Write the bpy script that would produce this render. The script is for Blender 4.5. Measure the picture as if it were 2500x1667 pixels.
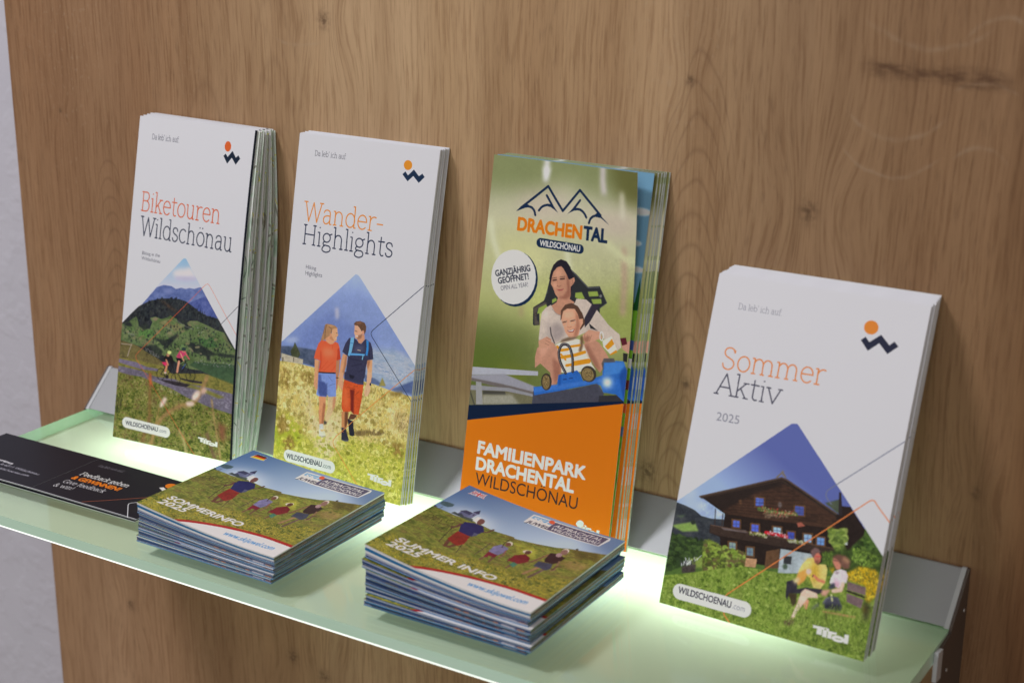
import bpy, bmesh, math, random
import numpy as np
from mathutils import Vector, Matrix

# ---------------------------------------------------------------- camera, world, lamps, exposure
scene = bpy.context.scene
for o in list(bpy.data.objects): bpy.data.objects.remove(o)
cam_data = bpy.data.cameras.new('camera'); cam = bpy.data.objects.new('camera', cam_data); scene.collection.objects.link(cam)
YAW, PITCH, ROLL = math.radians(31.2278), math.radians(17.6343), math.radians(0.4540)
cam_data.sensor_width = 36; cam_data.lens = 56.1126; cam_data.clip_start = .01; cam_data.clip_end = 50
fwd = Vector((-math.sin(YAW)*math.cos(PITCH), math.cos(YAW)*math.cos(PITCH), -math.sin(PITCH)))
rgt = Vector((math.cos(YAW), math.sin(YAW), 0)); upv = rgt.cross(fwd)
r2 = rgt*math.cos(ROLL)+upv*math.sin(ROLL); u2 = upv*math.cos(ROLL)-rgt*math.sin(ROLL)
m3 = Matrix((r2, u2, -fwd)).transposed(); cam.matrix_world = Matrix.Translation((.7851, -.7563, .3792)) @ m3.to_4x4()
cam_data.dof.use_dof = True; cam_data.dof.focus_distance = .93; cam_data.dof.aperture_fstop = 9.0
scene.camera = cam

world = bpy.data.worlds.new('World'); scene.world = world; world.use_nodes = True
bg = world.node_tree.nodes['Background']; bg.inputs[0].default_value = (1.0, .87, .72, 1); bg.inputs[1].default_value = .23

def area_lamp(name, loc, target, sx, sy, power, col):
    l = bpy.data.lights.new(name, 'AREA'); l.shape = 'RECTANGLE'; l.size = sx; l.size_y = sy; l.energy = power; l.color = col
    o = bpy.data.objects.new(name, l); scene.collection.objects.link(o); o.location = loc
    o.rotation_euler = (Vector(target)-Vector(loc)).to_track_quat('-Z', 'Y').to_euler(); return o
# ceiling lights of the room, above and in front on the left, and a weaker one behind the photographer
area_lamp('ceiling_light', (-.62, -1.05, 1.70), (.30, 0, .1), .42, .26, 22.3, (.98, .97, 1.0))
area_lamp('room_light', (.9, -2.6, 1.9), (.3, 0, .1), 1.6, 1.2, 15, (.93, .95, 1.0))
scene.view_settings.view_transform = 'Standard'; scene.view_settings.look = 'None'; scene.view_settings.exposure = 0; scene.view_settings.gamma = 1
scene.view_settings.use_curve_mapping = False
scene.cycles.max_bounces = 10; scene.cycles.transparent_max_bounces = 12; scene.cycles.use_denoising = True

# ---------------------------------------------------------------- drawing instructions for the prints, in tenths of a millimetre
ART={
'bike':(960,2100,[
["P",[200,198,206],[0,0,960,0,960,2100,0,2100],0,0,0],
["P",[84,96,60],[-370,1383,1375,1143,1486,2564,-177,2890],0,0,0],
["G",[140,175,208],[186,188,208],[-91,911,960,783,982,1029,-61,1166],[479,857,496,1027]],
["P",[206,200,210],[386,950,435,926,491,914,534,901,569,932,597,964,504,983,428,988,400,969],0,14,1],
["P",[178,172,192],[414,980,584,956,598,971,505,991,422,994],0,12,0],
["X",[[84,98,146],[98,112,160],[116,128,172]],[89,1320,142,1211,235,1107,269,1067,325,1045,389,1042,429,1055,472,1041,510,1043,541,1032,579,1032,621,1016,652,1012,840,1216],12,8,0,0,1.0],
["P",[118,128,172],[322,1075,359,1065,404,1065,400,1085,350,1097],0,8,0],
["X",[[62,74,125],[80,92,148],[98,108,160]],[544,1127,604,1099,676,1062,813,1190,554,1221],5,10,0,0,1.0],
["X",[[34,38,46],[44,48,54],[58,60,62],[40,44,52]],[-7,1343,129,1213,203,1172,290,1140,347,1128,454,1115,518,1120,577,1143,637,1170,701,1186,788,1189,840,1216,976,1368,989,1520,-1,1670,-21,1386],3,5,0,0,1.0],
["D",[[30,34,42],[52,58,60],[40,46,50],[62,64,62]],[39,1337,203,1177,347,1133,455,1119,637,1174,828,1218,883,1289,654,1217,465,1218,253,1272,142,1323],420,8,1.4,31],
["X",[[86,66,54],[66,60,55]],[290,1140,356,1152,463,1198,438,1206,358,1177],4,4,8,0,1.0],
["X",[[82,100,62],[92,110,70],[104,118,80],[112,112,82]],[-6,1353,57,1324,117,1280,134,1313,144,1342,235,1345,256,1297,234,1274,277,1258,329,1266,378,1245,403,1231,455,1244,470,1267,527,1269,562,1240,624,1231,719,1248,783,1264,845,1270,978,1392,989,1520,587,1548,301,1481,-7,1455],10,8,0,0,1.0],
["P",[136,122,98],[253,1277,278,1263,304,1265,280,1288],0,3,0],
["P",[128,118,90],[140,1419,190,1407,161,1436],0,3,0],
["P",[92,126,70],[147,1367,261,1346,283,1373,229,1406,144,1403],5,3,0],
["P",[72,104,62],[635,1344,756,1312,805,1369,702,1388],5,3,0],
["P",[118,116,80],[306,1290,405,1251,510,1287,476,1321,373,1311],5,4,0],
["X",[[36,40,46],[48,54,50],[60,66,56]],[281,1409,305,1395,369,1396,447,1350,477,1331,467,1362,410,1425,376,1460,361,1442,320,1413],3,4,6,0,1.0],
["X",[[36,40,46],[48,54,50],[60,66,56]],[544,1376,657,1375,721,1395,797,1419,726,1444,613,1436,553,1395],3,4,6,0,1.0],
["X",[[36,40,46],[48,54,50],[60,66,56]],[144,1342,198,1305,247,1338,191,1356],3,4,6,0,1.0],
["X",[[36,40,46],[48,54,50],[60,66,56]],[467,1243,525,1245,573,1283,537,1308,495,1264],3,4,6,0,1.0],
["X",[[36,40,46],[48,54,50],[60,66,56]],[184,1468,297,1437,364,1472,333,1536,283,1543],3,4,6,0,1.0],
["X",[[36,40,46],[48,54,50],[60,66,56]],[7,1346,63,1323,93,1350,28,1359],3,4,6,0,1.0],
["X",[[36,40,46],[48,54,50],[60,66,56]],[796,1409,942,1398,944,1417,810,1427],3,4,6,0,1.0],
["X",[[36,40,46],[48,54,50],[60,66,56]],[717,1421,742,1417,753,1469,722,1469],3,4,6,0,1.0],
["X",[[36,40,46],[48,54,50],[60,66,56]],[844,1265,975,1364,978,1392,886,1323],3,4,6,0,1.0],
["B",[[38,44,48],[48,56,50],[58,68,56]],[21,1354,223,1352,469,1257,845,1270,952,1445,554,1469,236,1470,5,1443],260,9,9,14,0],
["B",[[34,38,46],[58,62,66],[44,50,56]],[83,1270,291,1145,467,1117,776,1195,828,1218,530,1239,252,1267,39,1337],260,10,6,15,0],
["X",[[60,80,60],[72,94,66]],[584,1524,619,1494,984,1455,995,1583,749,1557],8,6,0,0,1.0],
["B",[[180,175,180],[150,140,140],[60,50,50]],[612,1485,946,1446,961,1477,805,1501,632,1502],130,6,4,3,0],
["B",[[190,185,190],[160,150,150],[70,55,55]],[197,1471,276,1485,356,1513,319,1523,219,1493],60,6,5,4,0],
["B",[[180,175,180],[150,140,140]],[20,1400,118,1397,113,1413,14,1411],30,6,5,5,0],
["B",[[190,185,190]],[608,1263,708,1264,701,1315,633,1319],12,8,5,6,0],
["D",[[38,46,44],[50,60,50],[44,50,52]],[22,1359,262,1356,381,1269,563,1249,783,1273,940,1378,947,1455,615,1460,299,1461,5,1443],230,6,1.1,32],
["D",[[120,128,88],[100,124,76],[132,124,94]],[22,1359,262,1356,381,1269,563,1249,783,1273,940,1378,615,1450,298,1451,5,1443],60,16,0.5,33],
["L",[150,150,140],1.7,[366,1312,425,1323],0,0],
["L",[140,140,130],1.7,[430,1248,541,1282,598,1289],0,0],
["X",[[96,84,56],[116,106,66],[84,76,52]],[-33,1454,139,1469,226,1497,319,1523,365,1541,392,1610,-14,1672],6,4,0,0,1.0],
["L",[165,150,135],5.7,[96,1468,81,1508,70,1550],0,0],
["L",[165,150,135],4.6,[9,1478,87,1472],0,0],
["X",[[112,108,58],[134,124,66],[96,96,50]],[-39,1574,137,1563,285,1566,387,1566,442,1602,712,1557,996,1596,1008,1728,-25,1693],6,3,0,0,1.0],
["X",[[122,112,132],[108,98,118]],[-38,1579,138,1578,237,1594,339,1591,328,1607,188,1617,-35,1601],4,2,0,0,1.0],
["X",[[118,110,128],[100,92,108],[132,124,140]],[-32,1626,189,1626,319,1646,464,1634,572,1646,696,1642,965,1649,977,1781,769,1766,581,1738,324,1684,-28,1663],4,2,0,0,1.0],
["X",[[130,124,66],[112,108,56]],[478,1646,571,1642,759,1661,883,1681,836,1698,668,1671,543,1666],5,3,6,0,1.0],
["X",[[62,72,30],[92,98,42],[118,120,58],[142,136,84],[100,84,52]],[-65,1680,193,1665,323,1682,452,1699,581,1735,769,1766,1014,1789,1044,2132,11,2313],3,3,0,0,1.3],
["B",[[70,84,34],[120,124,60],[150,142,90],[96,104,46],[110,84,56],[60,66,30]],[-65,1684,324,1687,582,1742,991,1802,1018,2104,-5,2185],1500,14,2.2,7,0],
["D",[[66,78,32],[116,120,58],[150,142,92],[92,100,42],[112,90,58],[134,130,66]],[-57,1693,324,1689,582,1747,991,1807,1018,2104,-5,2185],700,9,0.55,34],
["B",[[128,134,66],[156,150,98],[84,96,40]],[-57,1693,324,1689,582,1747,991,1807,1018,2104,-5,2185],600,12,2.2,35,0],
["B",[[172,172,150],[150,150,110]],[324,1684,517,1719,519,1738,353,1719],90,5,5,8,0],
["B",[[52,58,34]],[-1,1839,58,1840,62,1928,8,1962],60,40,5,9,0],
["X",[[46,40,48],[60,52,58]],[353,1658,422,1650,497,1648,609,1646,568,1671,487,1674,398,1668],4,2,0,0,1.0],
["X",[[46,40,48],[60,52,58]],[506,1617,569,1618,699,1612,694,1625,620,1632,526,1627],4,2,0,0,1.0],
["L",[34,32,36],4.4,[390,1616,390,1626,388,1635,383,1644,377,1651,370,1655,362,1658,353,1658,345,1656,337,1651,331,1644,327,1635,325,1626,325,1616,327,1607,332,1598,338,1591,345,1587,354,1584,362,1584,370,1587,378,1591,384,1598,388,1607,390,1616],0,0],
["L",[60,56,60],1.1,[332,1599,383,1643],0,0],
["L",[60,56,60],1.1,[378,1592,338,1650],0,0],
["L",[34,32,36],4.4,[519,1626,518,1636,516,1646,511,1655,504,1662,496,1668,487,1670,477,1670,468,1668,460,1663,454,1656,449,1647,447,1637,447,1627,449,1617,454,1608,461,1601,469,1596,479,1593,488,1593,497,1595,505,1600,512,1608,516,1616,519,1626],0,0],
["L",[60,56,60],1.1,[455,1608,511,1655],0,0],
["L",[60,56,60],1.1,[505,1601,460,1663],0,0],
["L",[34,32,36],4.4,[637,1583,637,1593,634,1604,629,1613,622,1621,614,1626,604,1629,595,1629,585,1626,577,1621,570,1613,566,1604,563,1594,564,1583,566,1573,571,1564,578,1556,587,1551,596,1548,606,1548,615,1550,623,1556,630,1563,635,1572,637,1583],0,0],
["L",[60,56,60],1.1,[572,1564,629,1613],0,0],
["L",[60,56,60],1.1,[623,1556,577,1621],0,0],
["L",[36,34,40],5.6,[358,1621,388,1571,455,1551,410,1627,358,1621],0,0],
["L",[36,34,40],5.6,[388,1571,410,1627],0,0],
["L",[36,34,40],5.5,[444,1533,456,1556,483,1632],0,0],
["L",[36,34,40],5.5,[436,1549,461,1540],0,0],
["L",[36,34,40],5.5,[490,1585,498,1540,552,1512,528,1580],0,0],
["L",[36,34,40],5.5,[547,1498,565,1520,600,1588],0,0],
["L",[36,34,40],5.5,[545,1506,584,1488],0,0],
["L",[36,34,40],5.5,[498,1540,528,1580,560,1526],0,0],
["L",[60,80,140],5.5,[553,1522,531,1555],0,0],
["P",[40,38,42],[425,1627,425,1630,424,1632,422,1635,420,1637,417,1639,414,1640,411,1641,408,1641,404,1641,402,1640,399,1638,397,1637,396,1634,395,1632,395,1629,396,1626,397,1624,400,1622,402,1620,405,1619,409,1618,412,1618,415,1618,418,1619,421,1620,423,1622,424,1625],0,0,0],
["P",[32,29,33],[363,1521,392,1488,437,1486,462,1525,436,1549,421,1522,393,1527],0,0,0],
["P",[206,54,98],[358,1542,397,1534,412,1552,401,1567,370,1554],0,0,0],
["L",[190,132,106],11.1,[394,1522,413,1550],0,0],
["L",[186,128,96],15.6,[402,1559,391,1605],0,0],
["P",[180,130,104],[418,1486,418,1489,417,1491,416,1493,414,1495,412,1497,409,1498,407,1499,404,1499,401,1499,399,1498,397,1496,395,1494,394,1492,393,1490,393,1487,394,1485,395,1483,397,1481,399,1479,402,1478,404,1477,407,1477,410,1478,412,1478,415,1480,416,1482,418,1484],0,0,0],
["P",[206,216,136],[432,1466,432,1469,431,1472,429,1474,426,1476,423,1478,420,1480,416,1481,412,1481,409,1480,405,1480,403,1478,400,1476,399,1474,398,1471,398,1469,399,1466,401,1463,403,1461,407,1459,410,1458,414,1457,418,1457,421,1457,425,1458,427,1460,430,1461,431,1464],0,0,0],
["P",[190,170,160],[405,1604,405,1605,404,1607,403,1608,402,1609,399,1610,397,1611,395,1611,392,1612,390,1612,387,1611,386,1611,384,1610,383,1609,383,1607,383,1606,384,1605,385,1603,387,1602,389,1601,391,1600,393,1600,396,1600,398,1600,401,1600,402,1601,404,1602,405,1603],0,0,0],
["P",[182,64,100],[473,1487,500,1443,551,1440,553,1458,521,1487,497,1495],0,0,0],
["P",[28,26,32],[471,1494,512,1491,534,1507,514,1522,484,1520],0,0,0],
["L",[196,138,116],16.6,[499,1515,490,1583],0,0],
["L",[196,136,116],8.9,[506,1459,537,1501],0,0],
["L",[190,90,100],10.0,[542,1447,560,1466,580,1484],0,0],
["P",[170,120,100],[541,1440,541,1442,540,1444,539,1445,537,1447,535,1448,533,1449,531,1450,528,1450,526,1450,523,1449,521,1448,520,1447,519,1445,518,1443,519,1441,519,1439,520,1437,522,1435,524,1434,526,1433,529,1432,531,1432,534,1433,536,1433,538,1435,539,1436,540,1438],0,0,0],
["P",[46,58,60],[549,1426,549,1428,548,1431,546,1433,543,1436,540,1438,536,1439,532,1440,528,1440,524,1440,520,1439,517,1438,515,1436,513,1433,512,1431,512,1428,514,1426,515,1423,518,1421,522,1419,525,1417,530,1416,534,1416,538,1416,541,1417,545,1419,547,1421,549,1423],0,0,0],
["L",[128,94,60],19.0,[270,1633,282,1795,291,1940],10,1],
["L",[120,88,58],22.1,[288,1941,265,2018,241,2090],10,0],
["L",[190,96,58],14.5,[269,1638,281,1706],8,0],
["L",[160,124,86],23.9,[735,1573,698,1661,639,1758,508,1813,375,1926,312,2097],10,1],
["P",[206,182,172],[409,1806,404,1815,398,1823,392,1830,386,1835,381,1839,375,1841,371,1841,368,1839,366,1835,365,1830,366,1823,368,1815,371,1806,375,1797,380,1789,386,1781,392,1774,398,1768,404,1764,409,1762,413,1762,417,1764,419,1768,419,1774,419,1780,417,1788,414,1797],0,8,0],
["P",[206,182,172],[674,1717,668,1725,661,1732,654,1738,647,1742,640,1745,634,1746,629,1745,624,1743,622,1738,621,1733,621,1726,623,1718,627,1710,632,1702,638,1694,644,1687,652,1681,659,1677,666,1674,672,1673,677,1674,681,1676,684,1680,685,1686,685,1693,683,1701,679,1709],0,8,0],
["P",[208,184,174],[643,1767,643,1771,641,1775,637,1779,632,1782,626,1785,619,1788,611,1789,604,1790,597,1790,590,1789,584,1787,580,1784,577,1781,576,1777,576,1773,579,1769,582,1766,587,1762,593,1759,600,1757,608,1755,615,1754,623,1754,629,1755,635,1757,639,1760,642,1763],0,8,0],
["P",[200,166,150],[733,1673,729,1678,725,1683,721,1687,716,1690,711,1692,706,1692,701,1692,697,1690,694,1687,692,1683,691,1679,691,1674,693,1669,695,1663,698,1658,702,1654,707,1650,712,1647,717,1645,722,1645,726,1645,730,1647,733,1650,735,1653,736,1658,736,1663,735,1668],0,8,0],
["L",[160,130,84],9.9,[366,1840,350,1921,318,2091],5,0],
["L",[158,130,88],11.9,[780,1716,807,1837,849,1992,876,2120],6,1],
["L",[112,84,68],21.4,[756,1941,795,2030,833,2113],9,0],
["P",[128,84,62],[838,1851,901,1869,893,1985,853,1944],0,14,0],
["L",[160,146,104],16.3,[535,1954,580,2028,599,2096],8,0],
["F",[-56,1206,189,1164,453,1109,648,1163,961,1200,1050,2189,-46,2384],0.42],
["P",[200,198,206],[-490,445,481,851,467,857,454,871,-6,1348,-325,1735],0,0,0],
["P",[200,198,206],[-580,-264,1315,-405,1493,1926,949,1370,499,860,489,852,481,851,467,856,-449,763],0,0,0],
["L",[206,96,62],2.7,[963,1292,706,998,694,988,683,985,670,991,661,1000,157,1511,142,1527,138,1540,146,1559,243,1652,401,1815,522,1946,668,2101],0,0],
["L",[46,50,64],3.3,[966,1061,818,1219],0,0],
["L",[44,46,56],2.7,[818,1219,745,1291,737,1302,738,1314,881,1467],0,0],
["B",[[50,50,60]],[748,1293,785,1288,787,1312,744,1318],12,8,4,12,0],
["P",[10,16,30],[942,0,961,0,961,2100,942,2100],0,0,0],
["T","Da leb’ ich auf.","slab",[84,84,98],[117,138,347,136],33.0,0],
["P",[200,96,48],[769,117,769,124,768,131,765,137,762,142,757,147,752,149,746,151,741,150,735,149,730,145,725,141,722,135,719,128,718,121,718,114,719,107,722,101,725,96,730,91,735,88,740,87,746,87,752,89,757,93,761,97,765,103,768,110],0,0,0],
["P",[26,38,56],[716,180,731,164,750,183,784,142,815,181,833,164,850,183,819,223,784,184,751,224],0,0,0],
["T","Biketouren","slab",[196,100,66],[75,597,743,599],119.8,0],
["T","Wildschönau","slab",[48,54,74],[87,755,859,759],120.8,0],
["T","Biking in the","thin",[92,92,106],[118,877,272,874],22.0,0],
["T","Wildschönau","thin",[92,92,106],[118,910,281,911],22.0,0],
["L",[214,216,226],71.4,[105,1987,428,1994],0,0],
["T","WILDSCHOENAU","mid",[44,48,66],[97,2002,366,2001],27.9,0],
["T",".com","thin",[120,122,134],[370,2001,434,2001],26.3,0],
["P",[222,225,228],[688,1976,756,1977,756,1986,688,1986],0,0,0],
["P",[222,225,228],[706,1976,728,1976,728,2007,707,2006],0,0,0],
["P",[222,225,228],[731,1977,750,1977,750,2011,731,2011],0,0,0],
["P",[222,225,228],[753,1985,771,1985,771,2012,753,2012],0,0,0],
["P",[222,225,228],[753,1985,790,1985,790,1993,771,1994,765,1990],0,0,0],
["P",[222,225,228],[827,2006,826,2010,823,2013,818,2015,812,2017,805,2018,797,2018,790,2018,783,2016,778,2014,774,2011,772,2008,772,2004,774,2001,778,1998,783,1996,790,1995,797,1994,805,1994,812,1995,818,1997,823,2000,826,2003,827,2006],0,0,0],
["P",[222,225,228],[824,1984,842,1984,842,2017,824,2016],0,0,0],
["P",[110,110,60],[747,1982,746,1984,743,1985,740,1985,736,1984,734,1983,734,1981,736,1980,739,1979,743,1980,746,1981,747,1982],0,0,0],
["P",[110,110,60],[787,2005,811,2005,811,2008,787,2007],0,0,0],
["L",[110,110,60],1.6,[730,1986,730,2008],0,0],
["L",[110,110,60],1.6,[751,1986,751,2011],0,0]
]),
'hike':(1000,2100,[
["P",[200,198,206],[0,0,1000,0,1000,2100,0,2100],0,0,0],
["G",[158,174,212],[124,142,188],[-95,852,1142,677,1247,1388,-13,1629],[514,792,504,1061]],
["P",[132,148,192],[68,1262,170,1126,294,1004,355,949,441,918,526,888,663,929,763,1028,908,1147,1010,1271,538,1338],3,30,0],
["P",[112,128,178],[17,1346,151,1164,364,1020,460,1068,553,1098,659,1063,696,1183,306,1305],4,40,0],
["P",[186,182,196],[385,1008,407,1000,419,1057,399,1078],0,12,0],
["P",[170,180,206],[8,1263,100,1233,148,1239,69,1271],0,14,0],
["X",[[142,158,182],[156,168,186],[172,176,188],[130,148,176]],[634,1212,848,1184,1090,1239,1115,1413,659,1408],14,4,18,0,1.0],
["B",[[196,196,204],[180,180,190]],[780,1322,929,1304,977,1340,831,1376],60,8,6,3,0],
["X",[[64,76,98],[80,90,112],[92,100,122]],[-23,1306,94,1290,269,1284,281,1384,-15,1380],6,5,4,0,1.0],
["X",[[84,100,136],[100,114,146]],[642,1365,722,1378,803,1409,660,1417],6,5,4,0,1.0],
["X",[[78,94,136],[94,108,146]],[848,1423,939,1374,1038,1320,1053,1425],6,5,5,0,1.0],
["X",[[208,184,112],[192,170,94],[216,200,144],[178,164,86],[160,138,80]],[-37,1398,105,1387,270,1391,503,1418,659,1410,726,1414,860,1430,1098,1443,1201,2172,12,2463],6,8,0,0,1.2],
["X",[[176,172,72],[196,186,94],[158,154,62],[208,198,122]],[-49,1871,248,1820,454,1767,703,1754,1136,1709,1201,2172,12,2463],6,6,30,0,1.2],
["X",[[150,158,50],[170,172,60],[190,180,80]],[-49,1753,92,1706,219,1767,209,1896,-25,1985],6,6,24,0,1.0],
["P",[212,192,148],[115,1480,176,1498,226,1622,278,1765,369,1940,472,1918,517,1716,485,1647,397,1683,304,1683,229,1545],6,22,1],
["X",[[120,98,46],[142,118,60],[166,136,76]],[170,1442,263,1430,265,1500,188,1495],4,6,10,0,1.0],
["X",[[120,98,46],[142,118,60],[166,136,76]],[14,1427,76,1449,84,1577,16,1556],4,6,10,0,1.0],
["X",[[120,98,46],[142,118,60],[166,136,76]],[897,1546,1018,1559,1021,1659,899,1638],4,6,10,0,1.0],
["X",[[120,98,46],[142,118,60],[166,136,76]],[840,1443,934,1420,928,1449,853,1459],4,6,10,0,1.0],
["X",[[120,98,46],[142,118,60],[166,136,76]],[1,1763,57,1713,114,1798,36,1863],4,6,10,0,1.0],
["X",[[120,98,46],[142,118,60],[166,136,76]],[890,1733,988,1731,979,1826,910,1804],4,6,10,0,1.0],
["X",[[120,98,46],[142,118,60],[166,136,76]],[63,1887,130,1834,174,1903,95,1960],4,6,10,0,1.0],
["X",[[104,86,56],[132,112,70]],[597,1724,761,1681,849,1676,809,1708,635,1749],3,8,6,0,1.0],
["D",[[222,206,152],[176,154,88],[146,128,66],[200,184,110],[214,192,128]],[-23,1420,504,1428,1027,1466,1015,1772,454,1767,11,1859],420,11,0.9,36],
["D",[[186,184,80],[150,152,62],[206,196,118],[132,130,50],[168,164,66]],[0,1871,456,1786,1013,1754,995,2107,-22,2014],420,11,0.7,37],
["B",[[222,202,136],[196,172,90],[160,140,60],[232,214,160],[140,118,58]],[-21,1438,505,1437,1015,1459,994,1776,454,1767,11,1859],1300,26,2.2,5,0],
["B",[[180,178,60],[150,152,46],[206,196,110],[128,124,40]],[0,1871,456,1786,1013,1754,995,2107,-22,2014],1100,18,2.2,6,0],
["B",[[200,172,130],[226,206,160]],[862,1526,1017,1550,1009,1727,861,1683],260,40,2.4,16,0],
["X",[[60,66,48],[80,84,60]],[103,1261,131,1298,152,1327,128,1379,99,1384,74,1322,93,1295],3,3,2,0,1.0],
["X",[[140,132,76],[160,146,86]],[777,1363,809,1409,758,1419],3,3,3,0,1.0],
["P",[176,166,146],[5,1346,89,1352,178,1357,178,1388,10,1393],10,2,0],
["L",[70,60,44],7.4,[20,1372,22,1394],0,0],
["L",[90,80,60],6.3,[104,1359,107,1382],0,0],
["P",[166,126,92],[321,1118,333,1112,365,1110,397,1114,415,1125,376,1150,373,1173,356,1199,332,1211,299,1221,307,1184,318,1141],4,0,0],
["L",[104,80,62],4.5,[331,1119,326,1161,329,1201],0,0],
["L",[120,92,70],3.4,[322,1123,312,1178],0,0],
["L",[118,90,66],4.0,[351,1128,375,1137,371,1163],0,0],
["L",[196,156,116],3.4,[347,1119,385,1117],0,0],
["P",[204,148,112],[331,1201,373,1173,402,1205,402,1210,392,1226,367,1231,340,1219],0,0,0],
["P",[214,158,120],[378,1137,414,1125,420,1150,426,1168,418,1176,418,1189,417,1201,404,1206,383,1205,371,1184,376,1160],0,0,0],
["P",[188,130,96],[373,1173,388,1191,402,1205,383,1205,362,1196],0,0,0],
["P",[196,140,108],[378,1172,378,1175,378,1177,377,1179,376,1181,374,1183,373,1184,371,1185,369,1185,367,1184,365,1183,363,1182,362,1180,361,1178,361,1175,361,1173,361,1171,362,1168,363,1167,364,1165,366,1164,368,1163,370,1163,372,1164,374,1165,376,1166,377,1168,378,1170],0,0,0],
["L",[70,50,44],2.8,[409,1155,418,1156],0,0],
["L",[235,225,220],2.8,[408,1188,417,1184],0,0],
["P",[214,96,62],[333,1215,353,1224,373,1231,393,1224,407,1208,432,1215,444,1236,461,1308,432,1320,434,1392,368,1403,304,1412,309,1343,259,1335,267,1292,284,1240,304,1218],0,0,0],
["P",[184,70,46],[431,1321,461,1308,444,1239,430,1251,433,1279],0,0,0],
["P",[190,74,48],[309,1343,304,1412,313,1410,319,1343,312,1287,301,1274],0,4,0],
["P",[228,120,84],[325,1259,402,1256,413,1296,344,1313,322,1286],0,16,0],
["L",[186,74,48],2.6,[318,1396,366,1335],2,0],
["L",[186,74,48],2.6,[341,1397,411,1332],2,0],
["L",[186,74,48],2.6,[399,1392,429,1350],2,0],
["L",[186,74,48],2.6,[392,1232,392,1258],2,0],
["P",[44,36,40],[303,1411,368,1403,432,1393,434,1409,302,1423],0,0,0],
["P",[208,152,112],[266,1339,306,1344,303,1378,304,1451,276,1456],0,0,0],
["P",[176,122,90],[429,1321,455,1312,458,1376,454,1424,434,1427],0,0,0],
["P",[182,126,92],[296,1347,306,1344,303,1378,303,1446,297,1447],0,0,0],
["P",[206,150,114],[274,1422,298,1417,309,1481,309,1519,303,1524,291,1523,274,1496],0,0,0],
["P",[176,122,92],[436,1425,455,1421,457,1483,448,1500,433,1475],0,0,0],
["L",[40,34,36],5.2,[435,1425,455,1423],0,0],
["P",[122,142,198],[303,1419,435,1401,451,1538,395,1551,383,1538,377,1555,319,1560,300,1554,306,1511],3,0,0],
["P",[72,86,138],[306,1463,352,1467,373,1478,381,1551,330,1558,315,1539],4,4,0],
["P",[84,100,154],[304,1428,322,1428,334,1464,309,1469],0,4,0],
["L",[66,76,120],3.3,[374,1469,382,1538],0,0],
["L",[90,106,160],3.2,[380,1426,412,1450],0,0],
["L",[146,164,212],3.9,[332,1453,362,1456],0,0],
["L",[88,104,158],2.9,[394,1480,435,1463],0,0],
["P",[204,142,102],[319,1561,376,1554,377,1611,375,1662,373,1727,342,1733,329,1657,329,1602],0,0,0],
["P",[164,104,74],[359,1590,377,1599,376,1665,372,1727,359,1730,356,1651],0,4,0],
["P",[206,178,134],[388,1553,450,1539,449,1597,429,1655,406,1702,392,1708,381,1676,396,1616],0,0,0],
["P",[190,130,96],[431,1547,450,1539,449,1597,434,1636,432,1588],0,5,0],
["P",[60,54,56],[374,1702,401,1706,393,1722,379,1725],0,3,0],
["P",[198,198,194],[343,1729,372,1723,377,1756,346,1762],0,0,0],
["P",[228,210,186],[342,1760,379,1752,399,1791,391,1800,366,1806,347,1801],0,0,0],
["L",[236,166,64],4.0,[354,1763,387,1760],0,0],
["L",[236,166,64],3.0,[358,1769,381,1770],0,0],
["P",[170,160,150],[346,1798,366,1801,398,1791,395,1800,367,1808],0,0,0],
["P",[214,194,146],[406,1704,436,1713,451,1771,441,1815,418,1805,404,1747],0,30,0],
["P",[196,142,112],[564,1162,595,1141,617,1130,623,1160,600,1190,581,1188],0,0,0],
["P",[216,162,132],[539,1086,565,1086,584,1104,594,1116,611,1109,615,1128,601,1137,593,1157,569,1167,552,1163,549,1147,541,1134,542,1115],0,0,0],
["P",[150,108,86],[571,1144,589,1137,603,1127,597,1156,571,1168,561,1165,574,1155],0,3,0],
["P",[104,76,60],[533,1079,548,1064,578,1056,610,1061,625,1083,625,1111,617,1132,611,1111,593,1114,579,1098,562,1086,539,1087],5,0,0],
["P",[140,98,76],[546,1071,579,1059,592,1066,557,1079],0,4,0],
["L",[70,50,46],3.1,[546,1119,562,1122],0,0],
["L",[238,228,222],3.9,[554,1149,571,1148],0,0],
["P",[206,146,120],[613,1118,613,1121,613,1124,612,1126,611,1128,610,1130,609,1131,607,1132,606,1132,604,1131,602,1130,601,1128,600,1126,599,1123,598,1121,598,1118,598,1115,599,1113,600,1110,601,1109,603,1108,604,1107,606,1107,607,1108,609,1109,610,1111,612,1113,612,1115],0,0,0],
["P",[58,58,82],[542,1163,565,1172,583,1188,600,1191,623,1162,631,1156,668,1172,687,1207,699,1266,660,1280,652,1315,650,1390,506,1417,513,1283,467,1260,485,1206,508,1170],3,0,0],
["L",[40,40,60],3.6,[538,1233,576,1208],3,0],
["L",[40,40,60],3.6,[587,1224,629,1212],3,0],
["L",[40,40,60],3.7,[527,1291,608,1292],3,0],
["L",[40,40,60],3.7,[545,1334,617,1309],3,0],
["L",[40,40,60],3.7,[569,1377,633,1339],3,0],
["L",[40,40,60],3.6,[660,1212,673,1265],3,0],
["P",[78,80,106],[551,1210,621,1193,629,1232,553,1251],0,12,0],
["L",[196,180,150],3.4,[579,1231,601,1231],0,0],
["P",[112,168,218],[520,1168,544,1157,545,1185,536,1251,522,1279,511,1273,517,1236],0,0,0],
["P",[58,130,192],[634,1160,653,1166,658,1217,654,1254,640,1251,642,1202],0,0,0],
["P",[92,152,208],[523,1258,634,1246,636,1256,524,1272],0,0,0],
["L",[120,180,230],6.1,[623,1256,619,1281],0,0],
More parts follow.
